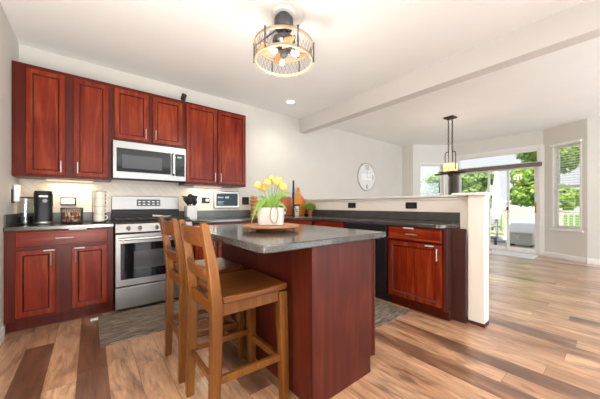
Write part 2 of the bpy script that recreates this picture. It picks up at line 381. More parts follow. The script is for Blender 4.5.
def tube(bm, pts, r, seg=8, closed=False, caps=True):
    pts = [Vector(p) for p in pts]; n = len(pts); rad = r if isinstance(r, (list, tuple)) else [r] * n
    rings = []; up = None
    for i, p in enumerate(pts):
        if closed: d = pts[(i + 1) % n] - pts[i - 1]
        else: d = pts[min(i + 1, n - 1)] - pts[max(i - 1, 0)]
        d.normalize()
        if up is None: up = Vector((0, 0, 1)) if abs(d.z) < .9 else Vector((1, 0, 0))
        a = d.cross(up)
        if a.length < 1e-5: a = d.orthogonal()
        a.normalize(); b = a.cross(d).normalized(); up = b
        rings.append([bm.verts.new(p + (a * math.cos(2 * PI * k / seg) + b * math.sin(2 * PI * k / seg)) * rad[i]) for k in range(seg)])
    m = n if closed else n - 1
    for i in range(m):
        A, B = rings[i], rings[(i + 1) % n]
        for k in range(seg):
            bm.faces.new((A[k], A[(k + 1) % seg], B[(k + 1) % seg], B[k]))
    if caps and not closed:
        bm.faces.new(rings[0][::-1]); bm.faces.new(rings[-1])

def bar(bm, secs):
    """sweep of rectangles: (cx, cy, z, half_x, half_y)"""
    R = [[bm.verts.new((cx + sx * hx, cy + sy * hy, z)) for sx, sy in ((-1, -1), (1, -1), (1, 1), (-1, 1))] for cx, cy, z, hx, hy in secs]
    bm.faces.new(R[0][::-1]); bm.faces.new(R[-1])
    for A, B in zip(R, R[1:]):
        for i in range(4): bm.faces.new((A[i], A[(i + 1) % 4], B[(i + 1) % 4], B[i]))

def sphere(bm, c, r, sx=1, sy=1, sz=1, seg=14, rings=8):
    prof = [(r * math.sin(PI * i / rings), -r * math.cos(PI * i / rings)) for i in range(rings + 1)]
    b2 = bmesh.new(); lathe(b2, prof, seg)
    for v in b2.verts: v.co = Vector((v.co.x * sx + c[0], v.co.y * sy + c[1], v.co.z * sz + c[2]))
    merge(bm, b2)

def merge(bm, b2):
    mp = {v: bm.verts.new(v.co) for v in b2.verts}
    for f in b2.faces: bm.faces.new([mp[v] for v in f.verts])
    b2.free()

def obj(name, bm, mat, parent=None, loc=(0, 0, 0), rot=(0, 0, 0), bevel=0., seg=2, smooth=True, angle=35):
    bmesh.ops.recalc_face_normals(bm, faces=bm.faces)
    me = bpy.data.meshes.new(name); bm.to_mesh(me); bm.free()
    if smooth:
        me.shade_smooth(); me.set_sharp_from_angle(angle=math.radians(angle))
    mats = mat if isinstance(mat, (list, tuple)) else [mat]
    for m in mats: me.materials.append(m)
    o = bpy.data.objects.new(name, me); C.objects.link(o)
    o.location = loc; o.rotation_euler = rot
    if parent: o.parent = parent
    if bevel:
        b = o.modifiers.new('bevel', 'BEVEL'); b.width = bevel; b.segments = seg; b.limit_method = 'ANGLE'; b.angle_limit = math.radians(40)
    return o

def tag(o, label, cat, group=None, kind=None):
    if label: o['label'] = label
    if cat: o['category'] = cat
    if group: o['group'] = group
    if kind: o['kind'] = kind
    return o

def thing(name, label, cat, loc=(0, 0, 0), rotz=0., group=None):
    o = bpy.data.objects.new(name, None); C.objects.link(o); o.empty_display_size = .05
    o.location = loc; o.rotation_euler = (0, 0, rotz)
    return tag(o, label, cat, group)

def copy_tree(o, parent=None):
    c = o.copy(); C.objects.link(c)
    if parent: c.parent = parent
    for ch in list(o.children): copy_tree(ch, c)
    return c

def bx(name, mat, x0, x1, y0, y1, z0, z1, parent=None, bevel=0., **k):
    """box whose origin sits at its own centre base"""
    bm = bmesh.new(); cx, cy = (x0 + x1) / 2, (y0 + y1) / 2
    box(bm, x0 - cx, x1 - cx, y0 - cy, y1 - cy, 0, z1 - z0)
    return obj(name, bm, mat, parent, (cx, cy, z0), bevel=bevel, **k)

def struct(name, bm, mat, bevel=0., **k):
    return tag(obj(name, bm, mat, bevel=bevel, **k), None, None, kind='structure')

def sbox(name, mat, x0, x1, y0, y1, z0, z1, bevel=0.):
    bm = bmesh.new(); box(bm, x0, x1, y0, y1, z0, z1)
    return struct(name, bm, mat, bevel)

def text_mesh(s, size, depth=.002):
    cu = bpy.data.curves.new('t', 'FONT'); cu.body = s; cu.size = size; cu.extrude = depth; cu.align_x = 'CENTER'; cu.align_y = 'CENTER'
    cu.resolution_u = 3
    o = bpy.data.objects.new('t', cu); C.objects.link(o)
    dg = bpy.context.evaluated_depsgraph_get(); me = bpy.data.meshes.new_from_object(o.evaluated_get(dg))
    bm = bmesh.new(); bm.from_mesh(me)
    bpy.data.objects.remove(o); bpy.data.curves.remove(cu); bpy.data.meshes.remove(me)
    return bm

# ================================================================== room shell
X0, YW, ZC = -.572, 3.857, 2.743
YR = -6.0
sbox('floor', M['floor'], X0 - .1, 7.72, YR, YW + .1, -.06, 0)
bm = bmesh.new(); box(bm, X0 - .1, 7.9, YR, YW + .1, ZC, ZC + .08); struct('ceiling', bm, M['ceil'])
sbox('wall_left', M['wall'], X0 - .12, X0, YR, YW + .12, 0, ZC)
sbox('wall_back', M['wall'], X0, 6.8, YW, YW + .12, 0, ZC)
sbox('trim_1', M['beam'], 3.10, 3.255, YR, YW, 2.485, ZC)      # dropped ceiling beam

def wall_seg(name, p, q, mat, openings=(), thick=.12, h=ZC):
    """wall from p to q (room on the left-hand side when walking p->q is inside +n); openings (s0,s1,z0,z1)"""
    p = Vector((*p, 0)); q = Vector((*q, 0)); L = (q - p).length; ang = math.atan2(q.y - p.y, q.x - p.x)
    bm = bmesh.new(); xs = 0
    for s0, s1, z0, z1 in sorted(openings):
        box(bm, xs, s0, -thick, 0, 0, h)
        if z0 > 0: box(bm, s0, s1, -thick, 0, 0, z0)
        box(bm, s0, s1, -thick, 0, z1, h); xs = s1
    box(bm, xs, L, -thick, 0, 0, h)
    o = struct(name, bm, mat); o.location = p; o.rotation_euler = (0, 0, ang)
    return o, L, ang
# walking with the room on the left: q.y decreasing ... local -y is outside
A = (7.3, .40); B = (7.7, 1.07); Cc = (7.7, 2.9); D = (6.8, 3.544)
wall_seg('wall_right', (7.3, YR), A, M['nook_wall'])
WR, LR, AR = wall_seg('wall_bay_right', A, B, M['nook_wall'], [(.08, .61, .60, 2.36)])
WS, LS, AS = wall_seg('wall_bay_center', B, Cc, M['nook_wall'], [(.05, 1.72, 0.0, 2.36)])
WL, LL, AL = wall_seg('wall_bay_left', Cc, D, M['nook_wall'], [(.21, .92, .60, 2.24)])
wall_seg('wall_nook', D, (6.8, YW + .1), M['nook_wall'])

def base_strip(name, p, q, s0=0., s1=None):
    p = Vector((*p, 0)); q = Vector((*q, 0)); L = (q - p).length; ang = math.atan2(q.y - p.y, q.x - p.x)
    bm = bmesh.new(); s1 = L if s1 is None else s1
    prism(bm, [(.001, 0), (.016, 0), (.016, .085), (.008, .1), (.001, .1)], s0, s1, 'x')
    o = struct(name, bm, M['trim']); o.location = p; o.rotation_euler = (0, 0, ang)
base_strip('baseboard_right', (7.3, YR), A)
base_strip('baseboard_bay_right', A, B, .012, LR - .012)
base_strip('baseboard_bay_left', Cc, D, .012, LL - .012)
base_strip('baseboard_back', (6.79, YW), (3.34, YW))
base_strip('baseboard_left', (X0, 3.20), (X0, YR))

# ---- windows / slider: built in wall-local coordinates (x along wall, y<0 is outside)
def window(name, wall, s0, s1, z0, z1, blind):
    root = bpy.data.objects.new(name, None); C.objects.link(root); root['kind'] = 'structure'
    root.location = wall.location; root.rotation_euler = wall.rotation_euler
    bm = bmesh.new()      # jamb liner + inner casing
    t = .035
    box(bm, s0 + .001, s0 + t, -.115, .008, z0, z1); box(bm, s1 - t, s1 - .001, -.115, .008, z0, z1)
    box(bm, s0 + t, s1 - t, -.115, .008, z1 - t, z1 - .001); box(bm, s0 + t, s1 - t, -.115, .008, z0 + .001, z0 + t)
    obj('window_frame', bm, M['trim'], root, bevel=.003)
    bm = bmesh.new(); zm = (z0 + z1) / 2
    a, b = s0 + t, s1 - t
    for q0, q1, yy in ((z0 + t, zm + .02, -.06), (zm - .02, z1 - t, -.09)):
        box(bm, a, a + .04, yy - .025, yy, q0, q1); box(bm, b - .04, b, yy - .025, yy, q0, q1)
        box(bm, a + .04, b - .04, yy - .025, yy, q0, q0 + .04); box(bm, a + .04, b - .04, yy - .025, yy, q1 - .04, q1)
    obj('sash', bm, M['trim'], root, bevel=.002)
    bm = bmesh.new(); box(bm, a + .04, b - .04, -.076, -.072, z0 + t + .04, zm - .02); box(bm, a + .04, b - .04, -.106, -.102, zm + .02, z1 - t - .04)
    obj('window_pane', bm, M['glass'], root)
    bm = bmesh.new(); box(bm, s0 - .03, s1 + .03, .0, .035, z0 - .03, z0); obj('window_sill', bm, M['trim'], root, bevel=.004)
    if blind:
        bm = bmesh.new(); n = int((z1 - z0 - .1) / .05)
        for i in range(n):
            z = z0 + .05 + i * .05
            prism(bm, [(-.048, z - .0025), (-.047, z - .004), (-.006, z + .001), (-.007, z + .0025)], a + .008, b - .008, 'x')
        obj('blind_slats', bm, M['blind'], root)
        bm = bmesh.new(); box(bm, s0 - .01, s1 + .01, .009, .05, z1 - .035, z1 + .01); obj('blind_headrail', bm, M['blind'], root, bevel=.004)
        bm = bmesh.new()
        for s in (a + .1, b - .1): tube(bm, [(s, -.02, z0 + .04), (s, -.02, z1 - .05)], .0015, 5)
        obj('blind_cord', bm, M['blind'], root)
    return root
window('window_1', WL, .21, .92, .60, 2.24, False)
window('window_2', WR, .08, .61, .60, 2.36, True)

def slider():
    root = bpy.data.objects.new('door_1', None); C.objects.link(root); root['kind'] = 'structure'
    root.location = WS.location; root.rotation_euler = WS.rotation_euler
    s0, s1 = .051, 1.719; t = .05
    bm = bmesh.new()
    box(bm, s0, s0 + t, -.118, -.001, .03, 2.359); box(bm, s1 - t, s1, -.118, -.001, .03, 2.359)
    box(bm, s0 + t, s1 - t, -.118, -.001, 2.31, 2.359); box(bm, s0 + t, s1 - t, -.118, -.001, 2.0, 2.07)
    box(bm, s0, s1, -.118, -.001, .001, .03)
    obj('door_frame', bm, M['trim'], root, bevel=.003)
    bm = bmesh.new()
    box(bm, s0 - .075, s0 + .012, .0005, .018, .001, 2.43); box(bm, s1 - .012, s1 + .075, .0005, .018, .001, 2.43)
    box(bm, s0 + .012, s1 - .012, .0005, .018, 2.35, 2.43)
    obj('door_casing', bm, M['trim'], root, bevel=.004)
    def leaf(a, b, y, nm='sash_panel'):
        bm = bmesh.new(); q = .045
        box(bm, a, a + q, y - .03, y, .032, 1.998); box(bm, b - q, b, y - .03, y, .032, 1.998)
        box(bm, a + q, b - q, y - .03, y, .032, .11); box(bm, a + q, b - q, y - .03, y, 1.93, 1.998)
        p = obj(nm, bm, M['trim'], root, bevel=.003)
        bm = bmesh.new(); box(bm, a + q, b - q, y - .018, y - .013, .11, 1.93); obj('pane', bm, M['glass'], p)
        return p
    p1 = leaf(s0 + t, s0 + t + .545, -.03)
    bm = bmesh.new(); tube(bm, [(s0 + t + .022, .0, .93), (s0 + t + .022, .035, .95), (s0 + t + .022, .035, 1.13), (s0 + t + .022, .0, 1.15)], .012, 8)
    tag(obj('door_pull', bm, M['handlewood'], p1), 'wooden door pull', None)
    bm = bmesh.new(); box(bm, s0 + t + .505, s0 + t + .54, .0, .022, .98, 1.06); tag(obj('door_latch', bm, M['blackm'], p1, bevel=.004), 'black latch', None)
    leaf(s0 + t + .50, s0 + t + .93, -.065)
    leaf(s0 + t + .885, s1 - t, -.03)
    bm = bmesh.new(); box(bm, s0 + t, s1 - t, -.06, -.055, 2.07, 2.31); obj('transom_pane', bm, M['glass'], root)
    return root
slider()

# valance and stacked vertical blinds at the slider
v = thing('door_valance', 'brown valance box across the top of the patio door', 'valance', (7.7, 1.98, 1.96))
bm = bmesh.new(); box(bm, -.085, -.02, -.895, .87, 0, .085); obj('valance_board', bm, M['fabricgrey'], v, bevel=.004)
v = thing('vertical_blind', 'brown vertical blind slats stacked at the left side of the patio door', 'blind', (7.7, 2.74, .05))
bm = bmesh.new()
for i in range(9):
    y = -.03 + i * .03
    prism(bm, [(-.1, y), (-.03, y + .012), (-.03, y + .015), (-.1, y + .003)], 0, 1.9, 'z')
obj('blind_slats', bm, M['fabricgrey'], v)

# ---- half wall of the peninsula with its post and ledge
bm = bmesh.new()
prism(bm, [(2.871, .90), (3.32, .90), (3.32, YW - .001), (3.2, YW - .001), (3.2, 1.01), (2.871, 1.01)], 0, 1.185)
struct('wall_peninsula', bm, M['halfwall'])
bm = bmesh.new(); box(bm, 2.742, 2.87, .77, .897, .03, 1.165); struct('trim_2', bm, M['halfwall'], .002)
bm = bmesh.new(); box(bm, 2.735, 2.87, .763, .897, 1.1655, 1.188)
struct('trim_3', bm, M['halfwall'], .003)
bm = bmesh.new(); box(bm, 2.738, 2.87, .766, .897, .0, .0295); struct('baseboard_post', bm, M['toe'])
bm = bmesh.new()
prism(bm, [(2.71, .742), (2.89, .742), (2.89, .885), (3.35, .885), (3.35, YW - .002), (3.17, YW - .002), (3.17, 1.03), (2.71, 1.03)], 1.189, 1.215)
struct('trim_4', bm, M['trim'], .005)
bm = bmesh.new()
prism(bm, [(3.187, 1.032), (3.1995, 1.032), (3.1995, YW - .002), (3.187, YW - .002)], 1.16, 1.1845); struct('trim_5', bm, M['trim'], .003)

# ---- tiled backsplash above the counters
sbox('trim_6', M['tile'], X0 + .001, 1.84, YW - .009, YW - .001, 1.02, 1.369)
sbox('trim_7', M['tile'], .19, .938, YW - .009, YW - .001, .90, 1.019)
sbox('trim_8', M['tile'], 1.841, 3.186, YW - .009, YW - .001, 1.02, 1.185)

# ================================================================== cabinets
def ring_panel(bm, x0, x1, z0, z1, rings, yb=0., dark=()):
    """front-facing (-y) panel: nested rectangles (inset, y)"""
    R = [[bm.verts.new((x0 + i, y, z0 + i)), bm.verts.new((x1 - i, y, z0 + i)), bm.verts.new((x1 - i, y, z1 - i)), bm.verts.new((x0 + i, y, z1 - i))]
         for i, y in rings]
    R0 = [bm.verts.new(p) for p in ((x0, yb, z0), (x1, yb, z0), (x1, yb, z1), (x0, yb, z1))]
    bm.faces.new(R0[::-1]); R = [R0] + R
    for k, (a, b) in enumerate(zip(R, R[1:])):
        for i in range(4):
            f = bm.faces.new((a[i], a[(i + 1) % 4], b[(i + 1) % 4], b[i]))
            if k in dark: f.material_index = 1
    bm.faces.new(R[-1])

def pull(parent, cx, cz, length, vertical, y=-.02):
    bm = bmesh.new(); h = length / 2
    if vertical:
        tube(bm, [(cx, y - .028, cz - h), (cx, y - .028, cz + h)], .0058, 10)
        for s in (-1, 1): tube(bm, [(cx, y + .001, cz + s * h * .78), (cx, y - .028, cz + s * h * .78)], .0045, 8)
    else:
        tube(bm, [(cx - h, y - .028, cz), (cx + h, y - .028, cz)], .0058, 10)
        for s in (-1, 1): tube(bm, [(cx + s * h * .78, y + .001, cz), (cx + s * h * .78, y - .028, cz)], .0045, 8)
    return obj('handle', bm, M['nickel'], parent)

def door(root, x0, x1, z0, z1, handle=None, frame=.046):
    bm = bmesh.new()
    ring_panel(bm, x0, x1, z0, z1, [(0, -.017), (.003, -.02), (frame - .004, -.02), (frame, -.0175), (frame + .006, -.0085), (frame + .011, -.0085), (frame + .014, -.0105)], dark=(3, 4))
    d = obj('door', bm, [M['maho'], M['glaze']], root, angle=25)
    if handle:
        cx = x0 + .03 if handle[0] == 'L' else x1 - .03
        cz = z1 - .085 if handle[1] == 'T' else z0 + .085
        pull(d, cx, cz, .115, True)
    return d

def drawer(root, x0, x1, z0, z1, handle=True):
    bm = bmesh.new()
    ring_panel(bm, x0, x1, z0, z1, [(0, -.016), (.004, -.02), (.016, -.02), (.02, -.018)])
    d = obj('drawer', bm, M['mahoh'], root, angle=25)
    if handle: pull(d, (x0 + x1) / 2, (z0 + z1) / 2, .125, False)
    return d

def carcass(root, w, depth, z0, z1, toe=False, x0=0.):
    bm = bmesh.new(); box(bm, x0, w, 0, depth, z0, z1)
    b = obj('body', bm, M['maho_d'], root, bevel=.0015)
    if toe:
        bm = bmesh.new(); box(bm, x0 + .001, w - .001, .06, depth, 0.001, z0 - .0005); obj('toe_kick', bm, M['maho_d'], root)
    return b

FB = 3.247; FU = 3.527
# wall cabinets
c = thing('wall_cabinet', 'tall mahogany two-door wall cabinet in the left corner above the coffee maker', 'cabinet', (-.561, FU, 1.37))
carcass(c, .738, .318, 0, 1.067, x0=-.009)
door(c, .084, .358, .025, 1.027, 'RB'); door(c, .424, .707, .025, 1.027, 'LB')
c = thing('wall_cabinet', 'short mahogany two-door wall cabinet directly above the microwave', 'cabinet', (.178, FU, 1.815))
carcass(c, .763, .318, 0, .622)
door(c, .022, .352, .03, .582, 'RB', .05); door(c, .395, .728, .03, .582, 'LB', .05)
c = thing('wall_cabinet', 'tall mahogany two-door wall cabinet right of the microwave', 'cabinet', (.942, FU, 1.37))
carcass(c, .861, .318, 0, 1.067)
door(c, .012, .412, .025, 1.037, 'RB'); door(c, .432, .85, .025, 1.037, 'LB')

# base cabinets
c = thing('base_cabinet', 'mahogany base cabinet with one drawer over two doors beneath the coffee maker', 'cabinet', (-.561, FB, 0))
carcass(c, .738, .595, .1, .875, True, -.009)
drawer(c, .059, .69, .735, .865)
d1 = door(c, .059, .312, .13, .705, 'RT'); d2 = door(c, .42, .688, .13, .705, 'LT')
bm = bmesh.new(); box(bm, .40, .53, -.034, -.0262, .866, .892); tag(obj('child_latch', bm, M['latch'], c, bevel=.002), 'white latch strip on the drawer edge', None)
for d, x in ((d1, .23), (d2, .44)):
    bm = bmesh.new(); box(bm, x, x + .075, -.026, -.0201, .687, .7); tag(obj('child_latch', bm, M['latch'], d, bevel=.002), 'white latch strip', None)
c = thing('base_cabinet', 'mahogany base cabinet right of the range, partly behind the stools', 'cabinet', (.945, FB, 0))
carcass(c, .61, .595, .1, .875, True)
drawer(c, .03, .58, .735, .865); door(c, .03, .29, .13, .705, 'RT'); door(c, .32, .58, .13, .705, 'LT')
c = thing('base_cabinet', 'mahogany base cabinet on the back wall next to the diagonal corner, behind the island', 'cabinet', (1.557, FB, 0))
carcass(c, .64, .595, .1, .875, True)
drawer(c, .03, .61, .735, .865); door(c, .03, .305, .13, .705, 'RT'); door(c, .335, .61, .13, .705, 'LT')
# diagonal corner cabinet
P0 = Vector((2.2, FB, 0)); P1 = Vector((2.575, 2.872, 0)); dv = P1 - P0
c = thing('corner_cabinet', 'diagonal mahogany corner cabinet under the black faucet', 'cabinet', P0, math.atan2(dv.y, dv.x))
Lc = dv.length
inv = Matrix.Rotation(-math.atan2(dv.y, dv.x), 4, 'Z')
poly = [inv @ (Vector((*p, 0)) - P0) for p in ((2.201, FB), (2.575, 2.873), (3.18, 2.873), (3.18, YW - .012), (2.201, YW - .012))]
bm = bmesh.new(); prism(bm, [(p.x, p.y) for p in poly], .1, .875); obj('body', bm, M['maho_d'], c)
bm = bmesh.new(); box(bm, .03, Lc - .03, .06, .3, .001, .0995); obj('toe_kick', bm, M['toe'], c)
drawer(c, .03, Lc - .03, .735, .865, False); door(c, .03, Lc - .03, .13, .705, 'LT')
# peninsula run (faces -X)
XP = 2.575
c = thing('base_cabinet', 'narrow mahogany cabinet between the corner and the black dishwasher', 'cabinet', (XP, 2.871, 0), -PI / 2)
carcass(c, .622, .605, .1, .875, True)
drawer(c, .03, .592, .735, .865); door(c, .03, .3, .13, .705, 'RT'); door(c, .322, .592, .13, .705, 'LT')
c = thing('base_cabinet', 'mahogany cabinet with one drawer over one door at the free end of the peninsula', 'cabinet', (XP, 1.636, 0), -PI / 2)
carcass(c, .597, .605, .1, .875, True)
drawer(c, .025, .575, .735, .862); d1 = door(c, .025, .575, .13, .712, 'RT')
bm = bmesh.new(); box(bm, .2, .31, -.028, -.0205, .853, .868); tag(obj('child_latch', bm, M['latch'], c, bevel=.002), 'white latch strip on the drawer edge', None)
bm = bmesh.new(); box(bm, .425, .51, -.026, -.0201, .694, .708); tag(obj('child_latch', bm, M['latch'], d1, bevel=.002), 'white latch strip', None)
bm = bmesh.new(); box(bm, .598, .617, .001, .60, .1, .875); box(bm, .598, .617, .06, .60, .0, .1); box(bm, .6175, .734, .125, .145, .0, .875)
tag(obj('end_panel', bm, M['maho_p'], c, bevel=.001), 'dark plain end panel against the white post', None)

# dishwasher
c = thing('dishwasher', 'black dishwasher built into the peninsula behind the island', 'dishwasher', (XP, 2.247, 0), -PI / 2)
bm = bmesh.new(); box(bm, .004, .606, .03, .59, .1, .872); obj('body', bm, M['blackm'], c)
bm = bmesh.new(); box(bm, .004, .606, -.02, .029, .12, .74); obj('door', bm, M['black'], c, bevel=.006)
bm = bmesh.new(); box(bm, .004, .606, -.024, .029, .745, .872); obj('control_panel', bm, M['black'], c, bevel=.006)
bm = bmesh.new(); box(bm, .01, .6, .06, .59, .001, .099); obj('toe_kick', bm, M['blackm'], c)
bm = bmesh.new(); tube(bm, [(.08, -.021, .715), (.08, -.05, .715), (.53, -.05, .715), (.53, -.021, .715)], .009, 8); obj('handle', bm, M['black'], c)

# ================================================================== countertops
def rounded_poly(pts, rs, n=6):
    out = []; m = len(pts)
    for i, p in enumerate(pts):
        r = rs[i] if isinstance(rs, (list, tuple)) else rs
        p = Vector(p); a = (Vector(pts[i - 1]) - p); b = (Vector(pts[(i + 1) % m]) - p)
        if r <= 0: out.append(tuple(p)); continue
        s, e = p + a.normalized() * r, p + b.normalized() * r
        for k in range(n + 1):
            t = k / n; q = s * (1 - t) ** 2 + p * 2 * t * (1 - t) + e * t * t; out.append(tuple(q))
    return out
YC = 3.222
def slab(name, label, pts, rs, z0=.876, z1=.914, cat='countertop', splash=()):
    root = thing(name, label, cat, (pts[0][0], pts[0][1], z0))
    ox, oy = pts[0]
    bm = bmesh.new(); prism(bm, [(p[0] - ox, p[1] - oy) for p in rounded_poly(pts, rs)], 0, z1 - z0)
    obj('slab', bm, M['counter'], root, bevel=.006, seg=3)
    for p in splash:
        bm = bmesh.new(); prism(bm, [(q[0] - ox, q[1] - oy) for q in p], z1 - z0 + .0005, z1 - z0 + .103); obj('splash_strip', bm, M['counter_e'], root, bevel=.003)
    return root
slab('countertop', 'short dark grey counter left of the range holding the coffee maker', [(X0 + .002, YC), (.182, YC), (.182, YW - .002), (X0 + .002, YW - .002)], 0,
     splash=[[(X0 + .002, YW - .022), (.182, YW - .022), (.182, YW - .01), (X0 + .002, YW - .01)], [(X0 + .002, YC + .03), (X0 + .014, YC + .03), (X0 + .014, YW - .023), (X0 + .002, YW - .023)]])
slab('countertop', 'long dark grey counter running right of the range and along the half wall', [(.944, YC), (2.19, YC), (2.55, 2.862), (2.55, 1.06), (2.72, 1.015), (3.185, 1.015), (3.185, YW - .01), (.944, YW - .01)],
     [0, .03, .06, .07, .03, 0, 0, 0],
     splash=[[(.944, YW - .022), (3.172, YW - .022), (3.172, YW - .0105), (.944, YW - .0105)], [(3.173, 1.017), (3.185, 1.017), (3.185, YW - .0105), (3.173, YW - .0105)]])

# ================================================================== island
isl = thing('kitchen_island', 'mahogany kitchen island with dark grey counter beside the two wooden bar stools', 'island', (.92, 1.035, 0))
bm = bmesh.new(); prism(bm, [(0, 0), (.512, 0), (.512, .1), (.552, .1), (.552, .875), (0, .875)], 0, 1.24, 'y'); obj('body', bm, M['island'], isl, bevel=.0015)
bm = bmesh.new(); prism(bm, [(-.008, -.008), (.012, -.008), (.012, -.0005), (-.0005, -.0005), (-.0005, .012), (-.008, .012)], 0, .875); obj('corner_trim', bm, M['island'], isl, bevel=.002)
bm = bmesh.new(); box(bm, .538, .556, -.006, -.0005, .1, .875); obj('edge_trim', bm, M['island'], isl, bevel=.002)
pts = [(.60, 1.008), (1.585, 1.008), (1.585, 2.37), (.60, 2.37)]
bm = bmesh.new(); prism(bm, [(p[0] - .92, p[1] - 1.035) for p in rounded_poly(pts, [.05, .02, .03, .03], 2)], .8755, .914)
obj('countertop', bm, M['counter'], isl, bevel=.007, seg=3)
for k, (a, b) in enumerate(((.03, .6), (.63, 1.2))):
    bm = bmesh.new(); ring_panel(bm, a, b, .13, .85, [(0, -.017), (.003, -.02), (.054, -.02), (.058, -.0175), (.064, -.0085), (.07, -.0085), (.074, -.0105)])
    obj('door', bm, M['maho'], isl, (.5525, 0, 0), (0, 0, PI / 2), angle=25)

# ================================================================== range
rg = thing('gas_range', 'stainless steel gas range between the left base cabinet and the stools', 'range', (.188, 3.2, 0))
W = .75
bm = bmesh.new(); box(bm, .004, W - .004, .03, .63, .03, .905); obj('body', bm, M['blackm'], rg)
bm = bmesh.new(); box(bm, .03, W - .03, .06, .6, .001, .03); obj('plinth', bm, M['blackm'], rg)
bm = bmesh.new(); box(bm, 0, W, -.005, .029, .035, .255); dr = obj('drawer', bm, M['steel'], rg, bevel=.006)
bm = bmesh.new(); box(bm, 0, W, -.012, .029, .265, .80)
od = obj('oven_door', bm, M['steel'], rg, bevel=.006)
bm = bmesh.new(); box(bm, .045, W - .045, -.0165, -.0122, .335, .705); dw = obj('oven_window', bm, M['blackgl'], od, bevel=.002)
bm = bmesh.new(); ring = [(.16, .43), (.59, .43), (.59, .63), (.16, .63)]
box(bm, .16, .59, -.0172, -.0166, .43, .62); obj('inner_window', bm, M['greyglass'], dw)
bm = bmesh.new(); tube(bm, [(.03, -.062, .752), (W - .03, -.062, .752)], .0125, 12)
for x in (.06, W - .06): tube(bm, [(x, -.012, .752), (x, -.062, .752)], .009, 8)
obj('handle', bm, M['steel_v'], od)
bm = bmesh.new(); prism(bm, [(-.012, .815), (.029, .815), (.029, .905), (.012, .905)], 0, W, 'x'); cp = obj('control_panel', bm, M['steel'], rg, bevel=.004)
for x in (.115, .215, .375, .535, .635):
    bm = bmesh.new(); lathe(bm, [(0, 0), (.021, 0), (.021, .006), (.017, .012), (.015, .03), (.012, .034), (0, .034)], 18)
    box(bm, -.004, .004, -.017, .017, .02, .036)
    obj('knob', bm, M['steel_v'], cp, (x, -.002, .86), (math.radians(105), 0, 0))
bm = bmesh.new(); box(bm, -.004, W + .004, .012, .6, .9055, .922); obj('cooktop', bm, M['blackm'], rg, bevel=.004)
for gx0, gx1 in ((.02, .255), (.262, .488), (.495, .73)):
    bm = bmesh.new(); z = .946
    for y in (.06, .56): tube(bm, [(gx0, y, z), (gx1, y, z)], .007, 6)
    for x in (gx0, gx1): tube(bm, [(x, .06, z), (x, .56, z)], .007, 6)
    for y in (.185, .31, .435): tube(bm, [(gx0, y, z), (gx1, y, z)], .006, 6)
    tube(bm, [((gx0 + gx1) / 2, .06, z), ((gx0 + gx1) / 2, .56, z)], .006, 6)
    for x in (gx0, gx1):
        for y in (.06, .56): tube(bm, [(x, y, .9225), (x, y, z)], .007, 6)
    obj('grate', bm, M['iron'], rg)
for x, y in ((.137, .185), (.137, .435), (.375, .31), (.612, .185), (.612, .435)):
    bm = bmesh.new(); lathe(bm, [(0, 0), (.045, 0), (.045, .006), (.03, .008), (.03, .015), (0, .016)], 18); obj('burner', bm, M['iron'], rg, (x, y, .9225))
bm = bmesh.new(); box(bm, 0, W, .601, .635, .9, 1.04); obj('rear_vent', bm, M['blackm'], rg, bevel=.003)
bm = bmesh.new(); prism(bm, [(.585, 1.042), (.635, 1.042), (.635, 1.21), (.6, 1.21)], 0, W, 'x'); bg = obj('backguard', bm, M['steel'], rg, bevel=.006)
bm = bmesh.new(); box(bm, .255, .52, -.002, .004, .045, .13); dp = obj('display', bm, M['greyglass'], bg, (0, .586, 1.042), (-.09, 0, 0), bevel=.002)
for i in range(5):
    for j in range(2):
        bm = bmesh.new(); box(bm, .27 + i * .052, .296 + i * .052, -.0035, -.0021, .064 + j * .032, .072 + j * .032)
        obj('button', bm, M['nickel'], dp)

# spoon rest on the cooktop
sr = thing('spoon_rest', 'white ceramic spoon rest on the range grate', 'spoon rest', (.70, 3.43, .9535), .25)
bm = bmesh.new(); lathe(bm, [(0, .0), (.035, .0), (.05, .016), (.046, .018), (.034, .006), (0, .005)], 18)
for v_ in bm.verts: v_.co.x *= 1.15
obj('dish', bm, M['white'], sr)
bm = bmesh.new(); bar(bm, [(-.05, 0, .008, .008, .012), (-.05, 0, .02, .006, .012)])
tube(bm, [(-.045, 0, .014), (-.1, 0, .02), (-.15, 0, .024)], [.012, .010, .012], 8); obj('handle', bm, M['white'], sr)

# ================================================================== microwave
mw = thing('microwave', 'stainless steel over-the-range microwave under the short wall cabinet', 'microwave', (.182, 3.462, 1.395))
W = .755; H = .415
bm = bmesh.new(); box(bm, .002, W - .002, .03, .382, .012, H); obj('body', bm, M['blackm'], mw, bevel=.003)
bm = bmesh.new(); box(bm, 0, W, -.005, .029, .0, H); fr = obj('front_frame', bm, M['steel'], mw, bevel=.005)
bm = bmesh.new(); box(bm, .035, .575, -.014, -.0055, .075, .335); dw = obj('door_glass', bm, M['blackgl'], mw, bevel=.003)
bm = bmesh.new(); box(bm, .085, .48, -.0152, -.0142, .115, .265); obj('window', bm, M['greyglass'], dw)
bm = bmesh.new(); tube(bm, [(.603, -.006, .07), (.603, -.045, .09), (.603, -.05, .2), (.603, -.045, .31), (.603, -.006, .335)], .014, 10); obj('handle', bm, M['steel_v'], mw)
bm = bmesh.new(); box(bm, .63, .735, -.0135, -.0055, .06, .335); cpn = obj('control_panel', bm, M['blackgl'], mw, bevel=.002)
bm = bmesh.new(); box(bm, .65, .70, -.0145, -.0136, .285, .305); obj('display', bm, M['screen2'], cpn)
bm = bmesh.new()
for i in range(3): box(bm, .07, W - .07, .06 + i * .09, .10 + i * .09, .006, .0118)
obj('vent_grille', bm, M['black'], mw)

